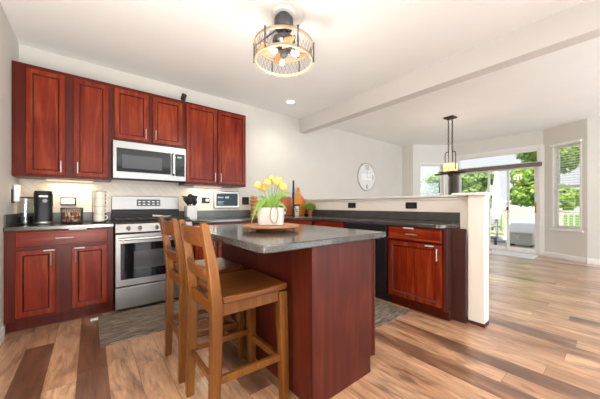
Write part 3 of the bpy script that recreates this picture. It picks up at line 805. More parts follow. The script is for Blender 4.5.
# under-cabinet lights
def uc_light(label, x0, x1, y, z, power):
    t_ = thing('under_cabinet_light', label, 'light', ((x0 + x1) / 2, y, z)); L = (x1 - x0) / 2
    bm = bmesh.new(); box(bm, -L, L, -.03, .03, -.014, -.001); obj('housing', bm, M['whitep'], t_, bevel=.003)
    bm = bmesh.new(); box(bm, -L + .01, L - .01, -.022, .022, -.018, -.0145); obj('lens', bm, M['ucl'], t_)
    a = area('glow', (0, 0, -.024), (0, 0, 0), 2 * L - .02, .15, power, (1, .82, .58)); a.parent = t_
uc_light('slim warm light under the left corner wall cabinet', -.36, .02, 3.72, 1.369, 1.7)
uc_light('slim warm light under the wall cabinet right of the microwave', 1.1, 1.5, 3.72, 1.369, 2.2)

# ================================================================== bar stools
def make_stool(loc, label):
    s = thing('bar_stool', label, 'stool', loc, 0, 'ladder-back oak bar stools at the island')
    hw = .185
    for sy in (-1, 1):
        bm = bmesh.new()
        bar(bm, [(-.205, sy * hw, 0, .020, .021), (-.195, sy * hw, .3, .024, .025), (-.19, sy * hw, .62, .026, .025), (-.212, sy * hw, .82, .023, .023), (-.248, sy * hw, 1.005, .016, .02), (-.25, sy * hw, 1.018, .010, .014)])
        obj('leg', bm, M['oak'], s, bevel=.004)
        bm = bmesh.new()
        bar(bm, [(.198, sy * hw * 1.02, 0, .021, .021), (.193, sy * hw, .3, .024, .024), (.183, sy * hw * .98, .618, .026, .026)])
        obj('leg', bm, M['oak'], s, bevel=.004)
    # seat: dished slab
    n = 14; bm = bmesh.new(); top = []; bot = []
    for i in range(n + 1):
        x = -.165 + .375 * i / n; rt, rb = [], []
        for j in range(n + 1):
            yv = (-1 + 2 * j / n)
            wv = .205 + .012 * math.sin(PI * i / n)
            u_ = (i / n - .45) * 2
            dip = .010 * max(0, 1 - u_ * u_) * max(0, 1 - yv * yv)
            rt.append(bm.verts.new((x, yv * wv, .661 - dip))); rb.append(bm.verts.new((x, yv * wv, .629)))
        top.append(rt); bot.append(rb)
    for i in range(n):
        for j in range(n):
            bm.faces.new((top[i][j], top[i + 1][j], top[i + 1][j + 1], top[i][j + 1]))
            bm.faces.new((bot[i][j], bot[i][j + 1], bot[i + 1][j + 1], bot[i + 1][j]))
        for A_, B_, j in ((top, bot, 0), (bot, top, n)):
            bm.faces.new((A_[i][j], B_[i][j], B_[i + 1][j], A_[i + 1][j]))
    for j in range(n):
        bm.faces.new((top[0][j], top[0][j + 1], bot[0][j + 1], bot[0][j])); bm.faces.new((top[n][j], bot[n][j], bot[n][j + 1], top[n][j + 1]))
    obj('seat', bm, M['oakh'], s, bevel=.006)
    bm = bmesh.new()
    for sy in (-1, 1): box(bm, -.166, .165, sy * hw - .01, sy * hw + .01, .568, .628)
    box(bm, .176, .196, -.16, .16, .568, .628); box(bm, -.2, -.18, -.16, .16, .568, .628)
    obj('apron', bm, M['oak'], s, bevel=.002)
    # curved slats
    def slat(z0, z1, xoff):
        bm = bmesh.new(); k = 10; pts = []
        for i in range(k + 1):
            t = -1 + 2 * i / k; pts.append((xoff - .022 * (1 - t * t), t * (hw - .012)))
        poly = [(x - .009, y) for x, y in pts] + [(x + .009, y) for x, y in reversed(pts)]
        prism(bm, poly, z0, z1)
        lean = -.03
        for v_ in bm.verts: v_.co.x += (v_.co.z - z0) * -.19
        obj('back_slat', bm, M['oakh'], s, bevel=.003)
    slat(.90, .995, -.228); slat(.735, .80, -.203)
    def rail(a, b, hz=.016, hy=.01):
        bm = bmesh.new(); a = Vector(a); b = Vector(b); d = (b - a).normalized(); sd = Vector((-d.y, d.x, 0)) * hy
        for p in (a, b): pass
        A_ = [bm.verts.new(a + q) for q in (-sd + Vector((0, 0, -hz)), sd + Vector((0, 0, -hz)), sd + Vector((0, 0, hz)), -sd + Vector((0, 0, hz)))]
        B_ = [bm.verts.new(b + q) for q in (-sd + Vector((0, 0, -hz)), sd + Vector((0, 0, -hz)), sd + Vector((0, 0, hz)), -sd + Vector((0, 0, hz)))]
        bm.faces.new(A_[::-1]); bm.faces.new(B_)
        for i in range(4): bm.faces.new((A_[i], A_[(i + 1) % 4], B_[(i + 1) % 4], B_[i]))
        obj('stretcher', bm, M['oak'], s, bevel=.002)
    rail((-.196, -hw + .02, .255), (-.196, hw - .02, .255)); rail((.196, -hw + .02, .215), (.196, hw - .02, .215), .02, .012)
    for sy in (-1, 1): rail((-.174, sy * hw, .265), (.172, sy * hw, .25), .018, .011)
    return s
st = make_stool((.65, 1.385, 0), 'oak ladder-back bar stool nearest the camera')
st2 = copy_tree(st); st2.location = (.645, 1.905, 0); st2.rotation_euler = (0, 0, .0)
st2['label'] = 'oak ladder-back bar stool behind the nearer one, next to the range rug'

# ================================================================== rugs
def rug(name, label, x0, x1, y0, y1, mat, h=.009):
    r = thing(name, label, 'rug', ((x0 + x1) / 2, (y0 + y1) / 2, .0005)); a, b = (x1 - x0) / 2, (y1 - y0) / 2
    bm = bmesh.new(); n = 24; m_ = 12; T = [[bm.verts.new((-a + 2 * a * i / n, -b + 2 * b * j / m_, h + random.uniform(-.001, .001))) for j in range(m_ + 1)] for i in range(n + 1)]
    for i in range(n):
        for j in range(m_): bm.faces.new((T[i][j], T[i + 1][j], T[i + 1][j + 1], T[i][j + 1]))
    r_ = bmesh.ops.extrude_face_region(bm, geom=bm.faces[:])
    for v_ in r_['geom']:
        if isinstance(v_, bmesh.types.BMVert): v_.co.z = 0
    obj('woven_field', bm, mat, r)
    return r
r1 = rug('runner_rug', 'grey-brown woven runner on the floor in front of the range', .055, 1.75, 2.52, 3.19, M['rug'])
bm = bmesh.new(); box(bm, -.06 - .8475, -.0005 - .8475, .29, .335, 0, .012); tag(obj('corner_tag', bm, M['whitep'], r1, bevel=.004), 'small white tag at the corner', None)
rug('floor_mat', 'grey-brown woven mat in front of the dishwasher, right of the island', 1.93, 2.56, 1.36, 2.9, M['rugv'])

# ================================================================== left counter items
Z = .9145
# wall outlet on the left wall with white plug
o = thing('wall_outlet', 'black outlet plate with a white plug-in on the left side wall', 'outlet', (X0 + .0005, 3.58, 1.12))
bm = bmesh.new(); box(bm, 0, .008, -.06, .06, 0, .125); obj('cover_plate', bm, M['black'], o, bevel=.002)
bm = bmesh.new(); box(bm, .0085, .05, -.03, .035, .01, .17); obj('plug', bm, M['whitep'], o, bevel=.008)
# glass canister
o = thing('glass_canister', 'clear glass canister with dark base left of the coffee maker', 'canister', (-.492, 3.6, Z))
bm = bmesh.new(); lathe(bm, [(0, 0), (.054, 0), (.056, .01), (.056, .245), (.052, .25), (.052, .012), (0, .01)], 28); obj('jar', bm, M['jar'], o)
bm = bmesh.new(); lathe(bm, [(0, .2505), (.057, .2505), (.058, .256), (.052, .262), (0, .264)], 28); obj('lid', bm, M['gunmetal'], o)
bm = bmesh.new(); lathe(bm, [(0, .013), (.049, .013), (.049, .075), (0, .078)], 24); obj('contents', bm, M['blackm'], o)
# coffee maker
o = thing('coffee_maker', 'black single-serve coffee maker on the left counter', 'coffee maker', (-.362, 3.545, Z), .1)
def oval(w_, y0, y1, r_): return rounded_poly([(-w_, y0), (w_, y0), (w_, y1), (-w_, y1)], r_, 6)
bm = bmesh.new(); prism(bm, oval(.066, -.115, .12, .05), 0, .014); obj('base', bm, M['gunmetal'], o, bevel=.003)
bm = bmesh.new(); prism(bm, oval(.060, -.108, .02, .05), .0145, .026); obj('drip_tray', bm, M['nickel'], o, bevel=.003)
bm = bmesh.new()
prism(bm, oval(.066, -.02, .12, .04), .0145, .296)
prism(bm, oval(.0665, -.118, -.005, .055), .175, .296)
prism(bm, oval(.061, -.1, -.0205, .04), .0265, .1745)
obj('body', bm, M['black'], o, bevel=.006)
bm = bmesh.new(); prism(bm, oval(.064, -.112, .112, .05), .2965, .32); obj('lid', bm, M['blackm'], o, bevel=.009)
bm = bmesh.new(); lathe(bm, [(0, 0), (.022, 0), (.022, .005), (.017, .009), (0, .009)], 20); obj('dial', bm, M['gunmetal'], o, (.01, -.1185, .225), (PI / 2, 0, 0))
bm = bmesh.new(); box(bm, -.03, .03, -.1195, -.1182, .262, .272); obj('silver_band', bm, M['nickel'], o)

# outlet with plugs behind
o = thing('wall_outlet', 'black outlet plate with a white adapter on the tile beside the coffee maker', 'outlet', (-.195, YW - .0095, 1.14))
bm = bmesh.new(); box(bm, -.065, .065, -.008, 0, -.045, .045); obj('cover_plate', bm, M['black'], o, bevel=.002)
bm = bmesh.new(); box(bm, -.06, .055, -.05, -.0085, -.035, .03); obj('plug', bm, M['whitep'], o, bevel=.01)
# wire basket with pods
o = thing('wire_basket', 'black wire basket of coffee pods right of the coffee maker', 'basket', (-.15, 3.49, Z))
bm = bmesh.new()
def circ(r, z, n=32, c=(0, 0)): return [(c[0] + r * math.cos(2 * PI * i / n), c[1] + r * math.sin(2 * PI * i / n), z) for i in range(n)]
for r, z in ((.082, .008), (.084, .06), (.086, .155)): tube(bm, circ(r, z), .003, 6, True)
for i in range(18):
    a = 2 * PI * i / 18; b = a + .28
    tube(bm, [(.082 * math.cos(a), .082 * math.sin(a), .008), (.086 * math.cos(b), .086 * math.sin(b), .155)], .0022, 5)
    tube(bm, [(.082 * math.cos(b), .082 * math.sin(b), .008), (.086 * math.cos(a), .086 * math.sin(a), .155)], .0022, 5)
obj('basket_wire', bm, M['blackm'], o)
bm = bmesh.new(); lathe(bm, [(0, 0), (.081, 0), (.083, .02), (.079, .02), (.078, .004), (0, .004)], 28); obj('tray', bm, M['black'], o)
lay = [(0, .05), (60, .05), (120, .05), (180, .05), (240, .05), (300, .05), (None, 0)]
pod0 = None
for L_, z in enumerate((.0045, .042, .079)):
    for k, (a, r) in enumerate(lay):
        if a is None: px, py = 0, 0
        else: a_ = math.radians(a + L_ * 27); px, py = r * math.cos(a_), r * math.sin(a_)
        nm = ('red foil', 'cream')[(k + L_) % 2]; mt = (M['pod'], M['podw'])[(k + L_) % 2]
        if L_ > 0 and k == 6 and L_ == 1: continue
        bm = bmesh.new(); lathe(bm, [(0, 0), (.017, 0), (.0225, .033), (.0225, .036), (0, .0365)], 12)
        p = obj('coffee_pod', bm, mt, None, (-.15 + px, 3.49 + py, Z + z))
        tag(p, '%s coffee pod inside the black wire basket' % nm, 'coffee pod', 'coffee pods in the wire basket, %s' % nm)
# stack of mugs
rack = thing('mug_rack', 'slim black wire mug tower holding four cream mugs', 'rack', (.068, 3.52, Z))
bm = bmesh.new(); lathe(bm, [(0, 0), (.06, 0), (.06, .008), (0, .008)], 24)
for x in (-.056, .056): tube(bm, [(x, .02, .005), (x, .02, .335)], .003, 6)
tube(bm, [(-.056, .02, .335), (.056, .02, .335)], .003, 6); obj('frame', bm, M['blackm'], rack)
for k, dsc in enumerate(('lowest', 'second from the bottom', 'third from the bottom', 'topmost')):
    mg = thing('mug', 'cream mug, %s in the stack beside the range' % dsc, 'mug', (.068, 3.512, Z + .0085 + k * .08), -.1, 'stacked cream mugs')
    bm = bmesh.new(); lathe(bm, [(0, 0), (.042, 0), (.047, .006), (.048, .079), (.0455, .079), (.044, .008), (0, .006)], 24); obj('cup', bm, M['cream'], mg)
    bm = bmesh.new(); tube(bm, [(.046, 0, .064), (.066, 0, .06), (.072, 0, .042), (.064, 0, .022), (.046, 0, .018)], .005, 8); obj('handle', bm, M['cream'], mg)

# ================================================================== right counter items
# utensil crock
o = thing('utensil_crock', 'white square crock holding black utensils right of the range', 'crock', (1.04, 3.62, Z))
bm = bmesh.new(); pr = rounded_poly([(-.068, -.068), (.068, -.068), (.068, .068), (-.068, .068)], .022, 4); pi_ = rounded_poly([(-.063, -.063), (.063, -.063), (.063, .063), (-.063, .063)], .019, 4)
rings = [[bm.verts.new((x, y, z)) for x, y in q] for q, z in ((pr, 0), (pr,   .175), (pi_,   .175), (pi_, .008))]
n_ = len(pr); bm.faces.new(rings[0][::-1]); bm.faces.new(rings[-1])
for a_, b_ in zip(rings, rings[1:]):
    for i in range(n_): bm.faces.new((a_[i], a_[(i + 1) % n_], b_[(i + 1) % n_], b_[i]))
obj('crock_body', bm, M['white'], o, bevel=.002)
uts = [(.03, -.035, -.085, -.03, .30, 'turner'), (.012, .04, .012, .05, .33, 'ladle'), (.02, -.03, .05, -.04, .31, 'spatula'), (-.03, -.006, .055, -.004, .262, 'spoon'), (-.01, -.048, -.025, -.06, .27, 'masher'), (.016, .016, -.062, .022, .262, 'whisk')]
nmd = dict(turner='slotted turner leaning left', ladle='round ladle standing upright', spatula='spatula with a flat blade', spoon='serving spoon leaning far right', masher='short spoon at the front', whisk='turner leaning far left')
for bx0, by0, tx, ty, h, kd in uts:
    u = thing('utensil', 'black kitchen %s in the white crock' % nmd[kd], 'utensil', (1.04 + bx0, 3.62 + by0, Z + .01), 0, 'black utensils in the crock')
    d = Vector((tx - bx0, ty - by0, h - .01)); tip = d
    bm = bmesh.new(); tube(bm, [(0, 0, 0), d * .78], .006, 6); obj('shaft', bm, M['black'], u)
    bm = bmesh.new()
    if kd in ('ladle', 'spoon', 'masher'): sphere(bm, d * .88, .04, 1, .45, 1.2, 12, 8)
    else:
        c_ = d * .76; prism(bm, [(c_.x - .012, c_.z), (c_.x + .012, c_.z), (d.x + .036, d.z), (d.x - .036, d.z + .008)], c_.y - .004, c_.y + .004, 'y')
    obj('head', bm, M['black'], u)
# outlet beside crock
o = thing('wall_outlet', 'black outlet plate on the tile between crock and smart display', 'outlet', (1.318, YW - .0095, 1.172))
bm = bmesh.new(); box(bm, -.062, .055, -.008, 0, -.045, .042); obj('cover_plate', bm, M['black'], o, bevel=.002)
bm = bmesh.new(); box(bm, -.005, .04, -.02, -.0085, -.018, .018); obj('plug', bm, M['whitep'], o, bevel=.005)
o = thing('wall_outlet', 'plain black outlet plate right of the smart display', 'outlet', (1.96, YW - .0095, 1.168))
bm = bmesh.new(); box(bm, -.06, .06, -.008, 0, -.062, .062); obj('cover_plate', bm, M['black'], o, bevel=.002)
bm = bmesh.new(); box(bm, -.025, .025, -.0095, -.0081, -.04, .04); obj('socket', bm, M['blackm'], o)
# smart display
o = thing('smart_display', 'white-framed tablet display mounted on the backsplash under the wall cabinet', 'tablet', (1.633, YW - .0095, 1.052))
bm = bmesh.new(); box(bm, -.205, .205, -.032, -.012, 0, .262); f = obj('frame', bm, M['gunmetal'], o, bevel=.004)
bm = bmesh.new(); box(bm, -.195, .198, -.0345, -.0325, .009, .253); b_ = obj('bezel', bm, M['whitep'], f)
bm = bmesh.new(); box(bm, -.172, .175, -.0362, -.0347, .035, .226); s_ = obj('screen', bm, M['screen'], b_)
for x0, x1, z0, z1 in ((-.15, -.06, .155, .172), (-.03, .03, .15, .18), (-.15, -.06, .06, .068), (-.15, -.08, .078, .086), (-.15, -.05, .096, .104)):
    bm = bmesh.new(); box(bm, x0, x1, -.037, -.0364, z0, z1); obj('screen_graphic', bm, M['screen2'], s_)
bm = bmesh.new(); box(bm, -.06, .06, -.0118, 0, .06, .2); obj('wall_bracket', bm, M['black'], o)
# ridged wooden tower
o = thing('wooden_tower', 'ridged honey-coloured wooden tower between outlet and black canister', 'rack', (2.03, 3.68, Z), .3)
for k in range(6):
    bm = bmesh.new(); z0 = k * .055 + .0003 * k
    lathe(bm, [(0, z0), (.042, z0), (.052, z0 + .012), (.062, z0 + .027), (.052, z0 + .043), (.042, z0 + .054), (0, z0 + .054)], 8)
    obj('segment', bm, M['tower'], o)
# dark canisters behind the tulips
o = thing('canister', 'black canister with navy front behind the tulips', 'canister', (2.175, 3.72, Z))
bm = bmesh.new(); lathe(bm, [(0, 0), (.068, 0), (.07, .006), (.07, .215), (.066, .22), (0, .22)], 28); obj('body', bm, M['navy'], o)
bm = bmesh.new(); lathe(bm, [(0, .2205), (.071, .2205), (.071, .245), (.06, .252), (.015, .254), (.015, .27), (0, .272)], 28); obj('lid', bm, M['black'], o)
o = thing('canister', 'black canister with white band behind the tulips, right of the navy one', 'canister', (2.32, 3.72, Z))
bm = bmesh.new(); lathe(bm, [(0, 0), (.06, 0), (.062, .006), (.062, .265), (.055, .272), (0, .273)], 28); bd = obj('body', bm, M['black'], o)
bm = bmesh.new(); lathe(bm, [(.0625, .22), (.0632, .222), (.0632, .248), (.0625, .25)], 28); obj('label_band', bm, M['whitep'], bd)
# boards, leaning on the wall
def lean(o, ang): o.rotation_euler = (ang, 0, o.rotation_euler.z)
o = thing('cutting_board', 'reddish rectangular cutting board leaning behind the tulips and faucet', 'cutting board', (2.76, 3.765, Z + .002))
bm = bmesh.new(); prism(bm, rounded_poly([(-.13, 0), (.1, 0), (.1, .335), (-.13, .335)], .035), -.009, .009, 'y'); obj('board', bm, M['redwood'], o, (0, 0, 0), (-.12, 0, 0), bevel=.003)
o = thing('paddle_board', 'orange wooden paddle board with rounded sides leaning right of the faucet', 'cutting board', (3.012, 3.735, Z + .0035))
prof = []
for i in range(25):
    a = -PI / 2 + 2 * PI * i / 24
    prof.append((.128 * math.cos(a) * (1 if math.sin(a) < 0 else 1), .175 + .175 * math.sin(a)))
body = [(-.08, 0), (.085, 0), (.118, .05), (.13, .14), (.122, .23), (.09, .29), (.045, .325), (.024, .36), (.022, .43), (.014, .45), (-.014, .45), (-.022, .43), (-.024, .36), (-.05, .325), (-.095, .28), (-.125, .21), (-.128, .12), (-.112, .04)]
bm = bmesh.new(); prism(bm, rounded_poly([(x * 1.12, z * 1.14) for x, z in body], .012, 3), -.01, .01, 'y'); obj('board', bm, M['orangewood'], o, (0, 0, 0), (-.1, 0, 0), bevel=.003)
# faucet at the diagonal corner
o = thing('kitchen_faucet', 'tall slim black faucet with a short side lever at the counter corner', 'faucet', (2.66, 3.47, Z), -.68)
bm = bmesh.new(); lathe(bm, [(0, 0), (.028, 0), (.028, .008), (.02, .014), (.02, .1), (0, .1)], 20); obj('base', bm, M['blackm'], o)
bm = bmesh.new()
arc = [(0, 0, .1), (0, 0, .5)] + [(0, -.085 + .085 * math.cos(a), .5 + .085 * math.sin(a)) for a in [PI * k / 10 for k in range(1, 11)]] + [(0, -.17, .40)]
tube(bm, arc, .0135, 10); sp = obj('spout', bm, M['blackm'], o)
bm = bmesh.new(); lathe(bm, [(0, -.12), (.017, -.12), (.019, -.02), (.014, 0), (0, 0)], 14); obj('spray_head', bm, M['blackm'], sp, (0, -.17, .40))
bm = bmesh.new(); tube(bm, [(.016, 0, .18), (.115, 0, .19)], [.016, .014], 8); tube(bm, [(0, 0, .17), (.02, 0, .18)], .02, 10); obj('lever', bm, M['blackm'], o)
# small jars near the faucet
o = thing('canister', 'small white canister with dark lettering right behind the faucet', 'canister', (2.815, 3.60, Z))
bm = bmesh.new(); lathe(bm, [(0, 0), (.05, 0), (.052, .005), (.052, .19), (.046, .197), (0, .198)], 24); bd = obj('body', bm, M['cream'], o)
bm = bmesh.new()
for i, (x, z) in enumerate(((-.02, .13), (0, .1), (.015, .07))): box(bm, x - .018, x + .012, -.0545, -.0535, z, z + .012)
obj('dark_marks', bm, M['ink'], bd, rot=(0, 0, -.6))
o = thing('bottle', 'short navy and white bottle left of the faucet', 'bottle', (2.56, 3.62, Z))
bm = bmesh.new(); lathe(bm, [(0, 0), (.036, 0), (.038, .004), (.038, .11), (.02, .14), (.016, .155), (0, .156)], 20); bd = obj('body', bm, M['navy'], o)
bm = bmesh.new(); lathe(bm, [(.0385, .03), (.039, .031), (.039, .08), (.0385, .081)], 20); obj('label_band', bm, M['whitep'], bd)
bm = bmesh.new(); lathe(bm, [(0, .1565), (.017, .1565), (.017, .185), (0, .187)], 16); obj('cap', bm, M['black'], o)
# herb pot
o = thing('potted_herb', 'small leafy herb in a terracotta pot at the end of the half wall', 'plant', (3.07, 3.52, Z))
bm = bmesh.new(); lathe(bm, [(0, 0), (.04, 0), (.052, .085), (.058, .085), (.058, .105), (.05, .105), (.046, .02), (0, .018)], 22); pot = obj('pot', bm, M['terra'], o)
bm = bmesh.new(); lathe(bm, [(0, .086), (.047, .086), (.047, .092), (0, .094)], 18); obj('soil', bm, M['toe'], o)
def leaf_blob(bm, n, c, rx, ry, rz, size, rnd):
    for _ in range(n):
        while True:
            p = Vector((rnd.uniform(-1, 1), rnd.uniform(-1, 1), rnd.uniform(-1, 1)))
            if .25 < p.length <= 1: break
        pos = Vector((c[0] + p.x * rx, c[1] + p.y * ry, c[2] + p.z * rz))
        nrm = (p + Vector((rnd.uniform(-1, 1), rnd.uniform(-1, 1), rnd.uniform(-.3, 1.3))) * .9).normalized()
        t = nrm.orthogonal().normalized(); t.rotate(Matrix.Rotation(rnd.uniform(0, 6.28), 3, nrm)); b = nrm.cross(t)
        s = size * rnd.uniform(.6, 1.3)
        v_ = [bm.verts.new(pos + q) for q in (t * s, b * s * .5 + nrm * s * .15, -t * s, -b * s * .5 + nrm * s * .15)]
        bm.faces.new(v_)
rnd = random.Random(3)
bm = bmesh.new(); leaf_blob(bm, 190, (0, 0, .155), .115, .095, .07, .03, rnd); obj('foliage', bm, M['herb'], o)
bm = bmesh.new()
for k in range(7):
    a = k * .9; tube(bm, [(0, 0, .09), (.05 * math.cos(a), .05 * math.sin(a), .16)], .002, 5)
obj('stems', bm, M['stem'], o)
o = thing('soap_dish', 'small black dish between paddle board and potted herb', 'dish', (2.93, 3.45, Z))
bm = bmesh.new(); lathe(bm, [(0, 0), (.03, 0), (.042, .03), (.039, .03), (.027, .005), (0, .005)], 20); obj('bowl', bm, M['black'], o)
# outlets in the half wall
for y, lb in ((2.66, 'black outlet in the half wall nearer the back wall'), (1.69, 'black outlet in the half wall nearer the white post')):
    o = thing('wall_outlet', lb, 'outlet', (3.1995, y, 1.095))
    bm = bmesh.new(); box(bm, -.008, 0, -.075, .075, -.04, .04); obj('cover_plate', bm, M['black'], o, bevel=.002)
    bm = bmesh.new(); box(bm, -.0095, -.0081, -.045, .045, -.022, .022); obj('socket', bm, M['blackm'], o)

# ================================================================== island centrepiece
bx_, by_ = 1.03, 1.615
o = thing('serving_board', 'round reddish-brown wooden pedestal board on the island', 'serving board', (bx_, by_, Z + .0002))
bm = bmesh.new(); lathe(bm, [(0, 0), (.11, 0), (.115, .004), (.1, .018), (0, .018)], 36); obj('foot', bm, M['board'], o)
bm = bmesh.new(); lathe(bm, [(0, .0185), (.185, .0185), (.205, .026), (.208, .034), (.2, .04), (0, .04)], 48); obj('top', bm, M['board'], o)
PZ = Z + .041
pl = thing('tulip_planter', 'white ceramic planter of yellow tulips on the round wooden board', 'flower pot', (bx_, by_, PZ), -.68)
bm = bmesh.new(); pr = rounded_poly([(-.097, -.075), (.097, -.075), (.097, .075), (-.097, .075)], .04, 5); pb = [(x * .93, y * .93) for x, y in pr]; pin = [(x * .93, y * .91) for x, y in pr]; pib = [(x * .86, y * .84) for x, y in pr]
rings = [[bm.verts.new((x, y, z)) for x, y in q] for q, z in ((pb, 0), (pr, .125), (pin, .125), (pib, .02))]
n_ = len(pr); bm.faces.new(rings[0][::-1]); bm.faces.new(rings[-1])
for a_, b_ in zip(rings, rings[1:]):
    for i in range(n_): bm.faces.new((a_[i], a_[(i + 1) % n_], b_[(i + 1) % n_], b_[i]))
obj('pot', bm, M['stonepot'], pl, bevel=.003)
bm = bmesh.new(); prism(bm, [(x * .98, y * .98) for x, y in pin], .1, .108); obj('soil', bm, M['toe'], pl)
bm = bmesh.new()
loop = [(.03 + .028 * math.cos(t), -.0785 - .001 * math.sin(t), .075 + .06 * math.sin(t) - .0) for t in [2 * PI * k / 24 for k in range(24)]]
tube(bm, loop, .003, 6, True); obj('twine_loop', bm, M['twine'], pl)
rnd = random.Random(11)
tul = [(-.085, -.02, .265), (-.055, .03, .25), (-.02, -.03, .285), (.005, .02, .31), (.035, -.02, .295), (.065, .02, .27), (.085, -.025, .255), (.05, .045, .31), (-.03, .045, .30)]
def petal_cup(bm, c, s, tilt):
    R = Matrix.Rotation(tilt[0], 3, 'X') @ Matrix.Rotation(tilt[1], 3, 'Y')
    for k in range(6):
        a = k * PI / 3 + .2; op = 1 if k % 2 == 0 else .82
        rows = []
        for t, r, wv in ((0, .006, .008), (.25, .02, .016), (.55, .025 * op + .002, .019), (.85, .021 * op, .013), (1, .017 * op, .003)):
            rr = []
            for q in (-1, 0, 1):
                v_ = Vector((math.cos(a) * (r + .003 * (1 - abs(q))), math.sin(a) * (r + .003 * (1 - abs(q))), t * .052)) + Vector((-math.sin(a), math.cos(a), 0)) * q * wv
                rr.append(bm.verts.new(R @ (v_ * s) + Vector(c)))
            rows.append(rr)
        for A_, B_ in zip(rows, rows[1:]):
            for q in range(2): bm.faces.new((A_[q], A_[q + 1], B_[q + 1], B_[q]))
for x, y, z in tul:
    bm = bmesh.new(); tube(bm, [(x * .25, y * .3, .1), (x * .5, y * .6, z * .65), (x, y, z)], .003, 6); stm = obj('stem', bm, M['stem'], pl)
    bm = bmesh.new(); petal_cup(bm, (x, y, z - .004), .98, (rnd.uniform(-.25, .25), x * 3.5)); obj('flower', bm, M['petal'], stm)
def strap_leaf(pts, wid):
    bm = bmesh.new(); pts = [Vector(p) for p in pts]; n = 10; sm = []
    for i in range(n + 1):
        t = i / n; sm.append(pts[0] * (1 - t) ** 2 + pts[1] * 2 * t * (1 - t) + pts[2] * t * t)
    rows = []
    for i, p in enumerate(sm):
        t = i / n; d = (sm[min(i + 1, n)] - sm[max(i - 1, 0)]).normalized(); sd = d.cross(Vector((0, -1, .25))).normalized()
        wv = .78 * wid * math.sin(PI * (.12 + .88 * t) ** .8) + .0015; nrm = sd.cross(d)
        rows.append([bm.verts.new(p - sd * wv), bm.verts.new(p + nrm * wv * .25), bm.verts.new(p + sd * wv)])
    for A_, B_ in zip(rows, rows[1:]):
        for q in range(2): bm.faces.new((A_[q], A_[q + 1], B_[q + 1], B_[q]))
    return obj('leaf', bm, M['tulipleaf'], pl)
for pts, wv in ((((-.03, -.03, .1), (-.06, -.09, .26), (-.125, -.11, .02)), .02), (((0, -.04, .1), (-.02, -.1, .28), (-.085, -.12, .06)), .019), (((.02, -.03, .1), (.03, -.08, .26), (.15, -.03, .225)), .018),
                (((.03, -.02, .1), (.06, -.1, .2), (.12, -.1, .11)), .016), (((.0, -.03, .1), (.01, -.07, .2), (.02, -.09, .23)), .02),
                (((.0, .02, .1), (.06, .04, .25), (.12, .03, .2)), .016), (((-.02, .03, .1), (-.04, .06, .22), (-.1, .06, .21)), .016), (((.01, -.02, .1), (.03, -.06, .22), (.055, -.08, .2)), .018)):
    strap_leaf(pts, wv)

# ================================================================== clock, camera, lights
ck = thing('wall_clock', 'large round pale wall clock on the back wall', 'clock', (5.16, YW - .0005, 1.775))
def facing(bm):
    for v_ in bm.verts: v_.co = Vector((v_.co.x, -v_.co.z, v_.co.y))
R_ = .335
bm = bmesh.new(); lathe(bm, [(0, 0), (R_ - .02, 0), (R_ - .02, .022), (0, .024)], 56); facing(bm); fc = obj('face', bm, M['clockface'], ck)
bm = bmesh.new(); lathe(bm, [(R_ - .02, 0), (R_, 0), (R_, .03), (R_ - .012, .034), (R_ - .02, .028), (R_ - .02, 0)], 56); facing(bm); obj('rim', bm, M['clockrim'], ck)
for s, x, z in (('12', 0, .225), ('3', .225, 0), ('6', 0, -.235)):
    bm = text_mesh(s, .15, .0012); facing(bm)
    obj('numeral', bm, M['ink'], fc, (x, -.0265, z))
bm = bmesh.new(); box(bm, -.2, .2, -.027, -.0245, -.075, .075); obj('center_panel', bm, M['whitep'], fc, bevel=.003)
bm = bmesh.new(); box(bm, -.006, .006, -.031, -.0285, -.02, .15); obj('hand', bm, M['clockrim'], ck)
bm = bmesh.new(); box(bm, -.02, .17, -.0345, -.0315, -.005, .005); obj('hand', bm, M['clockrim'], ck)
bm = bmesh.new(); lathe(bm, [(0, .027), (.012, .027), (.012, .038), (0, .039)], 14); facing(bm); obj('hub', bm, M['clockrim'], ck)

sc_ = thing('security_camera', 'small black camera tilted on top of the wall cabinets', 'camera', (.93, 3.60, 2.4375))
bm = bmesh.new(); lathe(bm, [(0, 0), (.02, 0), (.02, .005), (.007, .008), (.007, .04), (0, .04)], 16); obj('stand', bm, M['black'], sc_)
bm = bmesh.new(); box(bm, -.028, .028, -.025, .025, 0, .085); cb = obj('body', bm, M['black'], sc_, (.003, 0, .032), (.1, .3, -.4), bevel=.008)
bm = bmesh.new(); lathe(bm, [(0, 0), (.014, 0), (.014, .004), (0, .005)], 16); obj('lens', bm, M['blackgl'], cb, (0, -.0252, .06), (PI / 2, 0, 0))

# recessed downlight
o = thing('downlight', 'round recessed ceiling light near the beam', 'light', (2.47, 3.3, ZC))
bm = bmesh.new(); lathe(bm, [(.06, -.001), (.085, -.001), (.082, -.008), (.06, -.004), (.06, -.001)], 32); obj('trim_ring', bm, M['trim'], o)
bm = bmesh.new(); lathe(bm, [(0, -.0005), (.0595, -.0005), (.0595, -.003), (0, -.003)], 32); obj('lens', bm, M['down'], o)

sl = bpy.data.lights.new('downlight_beam', 'SPOT'); sl.energy = 26; sl.spot_size = 2.4; sl.spot_blend = .8; sl.color = (1, .92, .8); sl.shadow_soft_size = .06
slo = bpy.data.objects.new('downlight_beam', sl); C.objects.link(slo); slo.parent = o; slo.location = (0, 0, -.012)

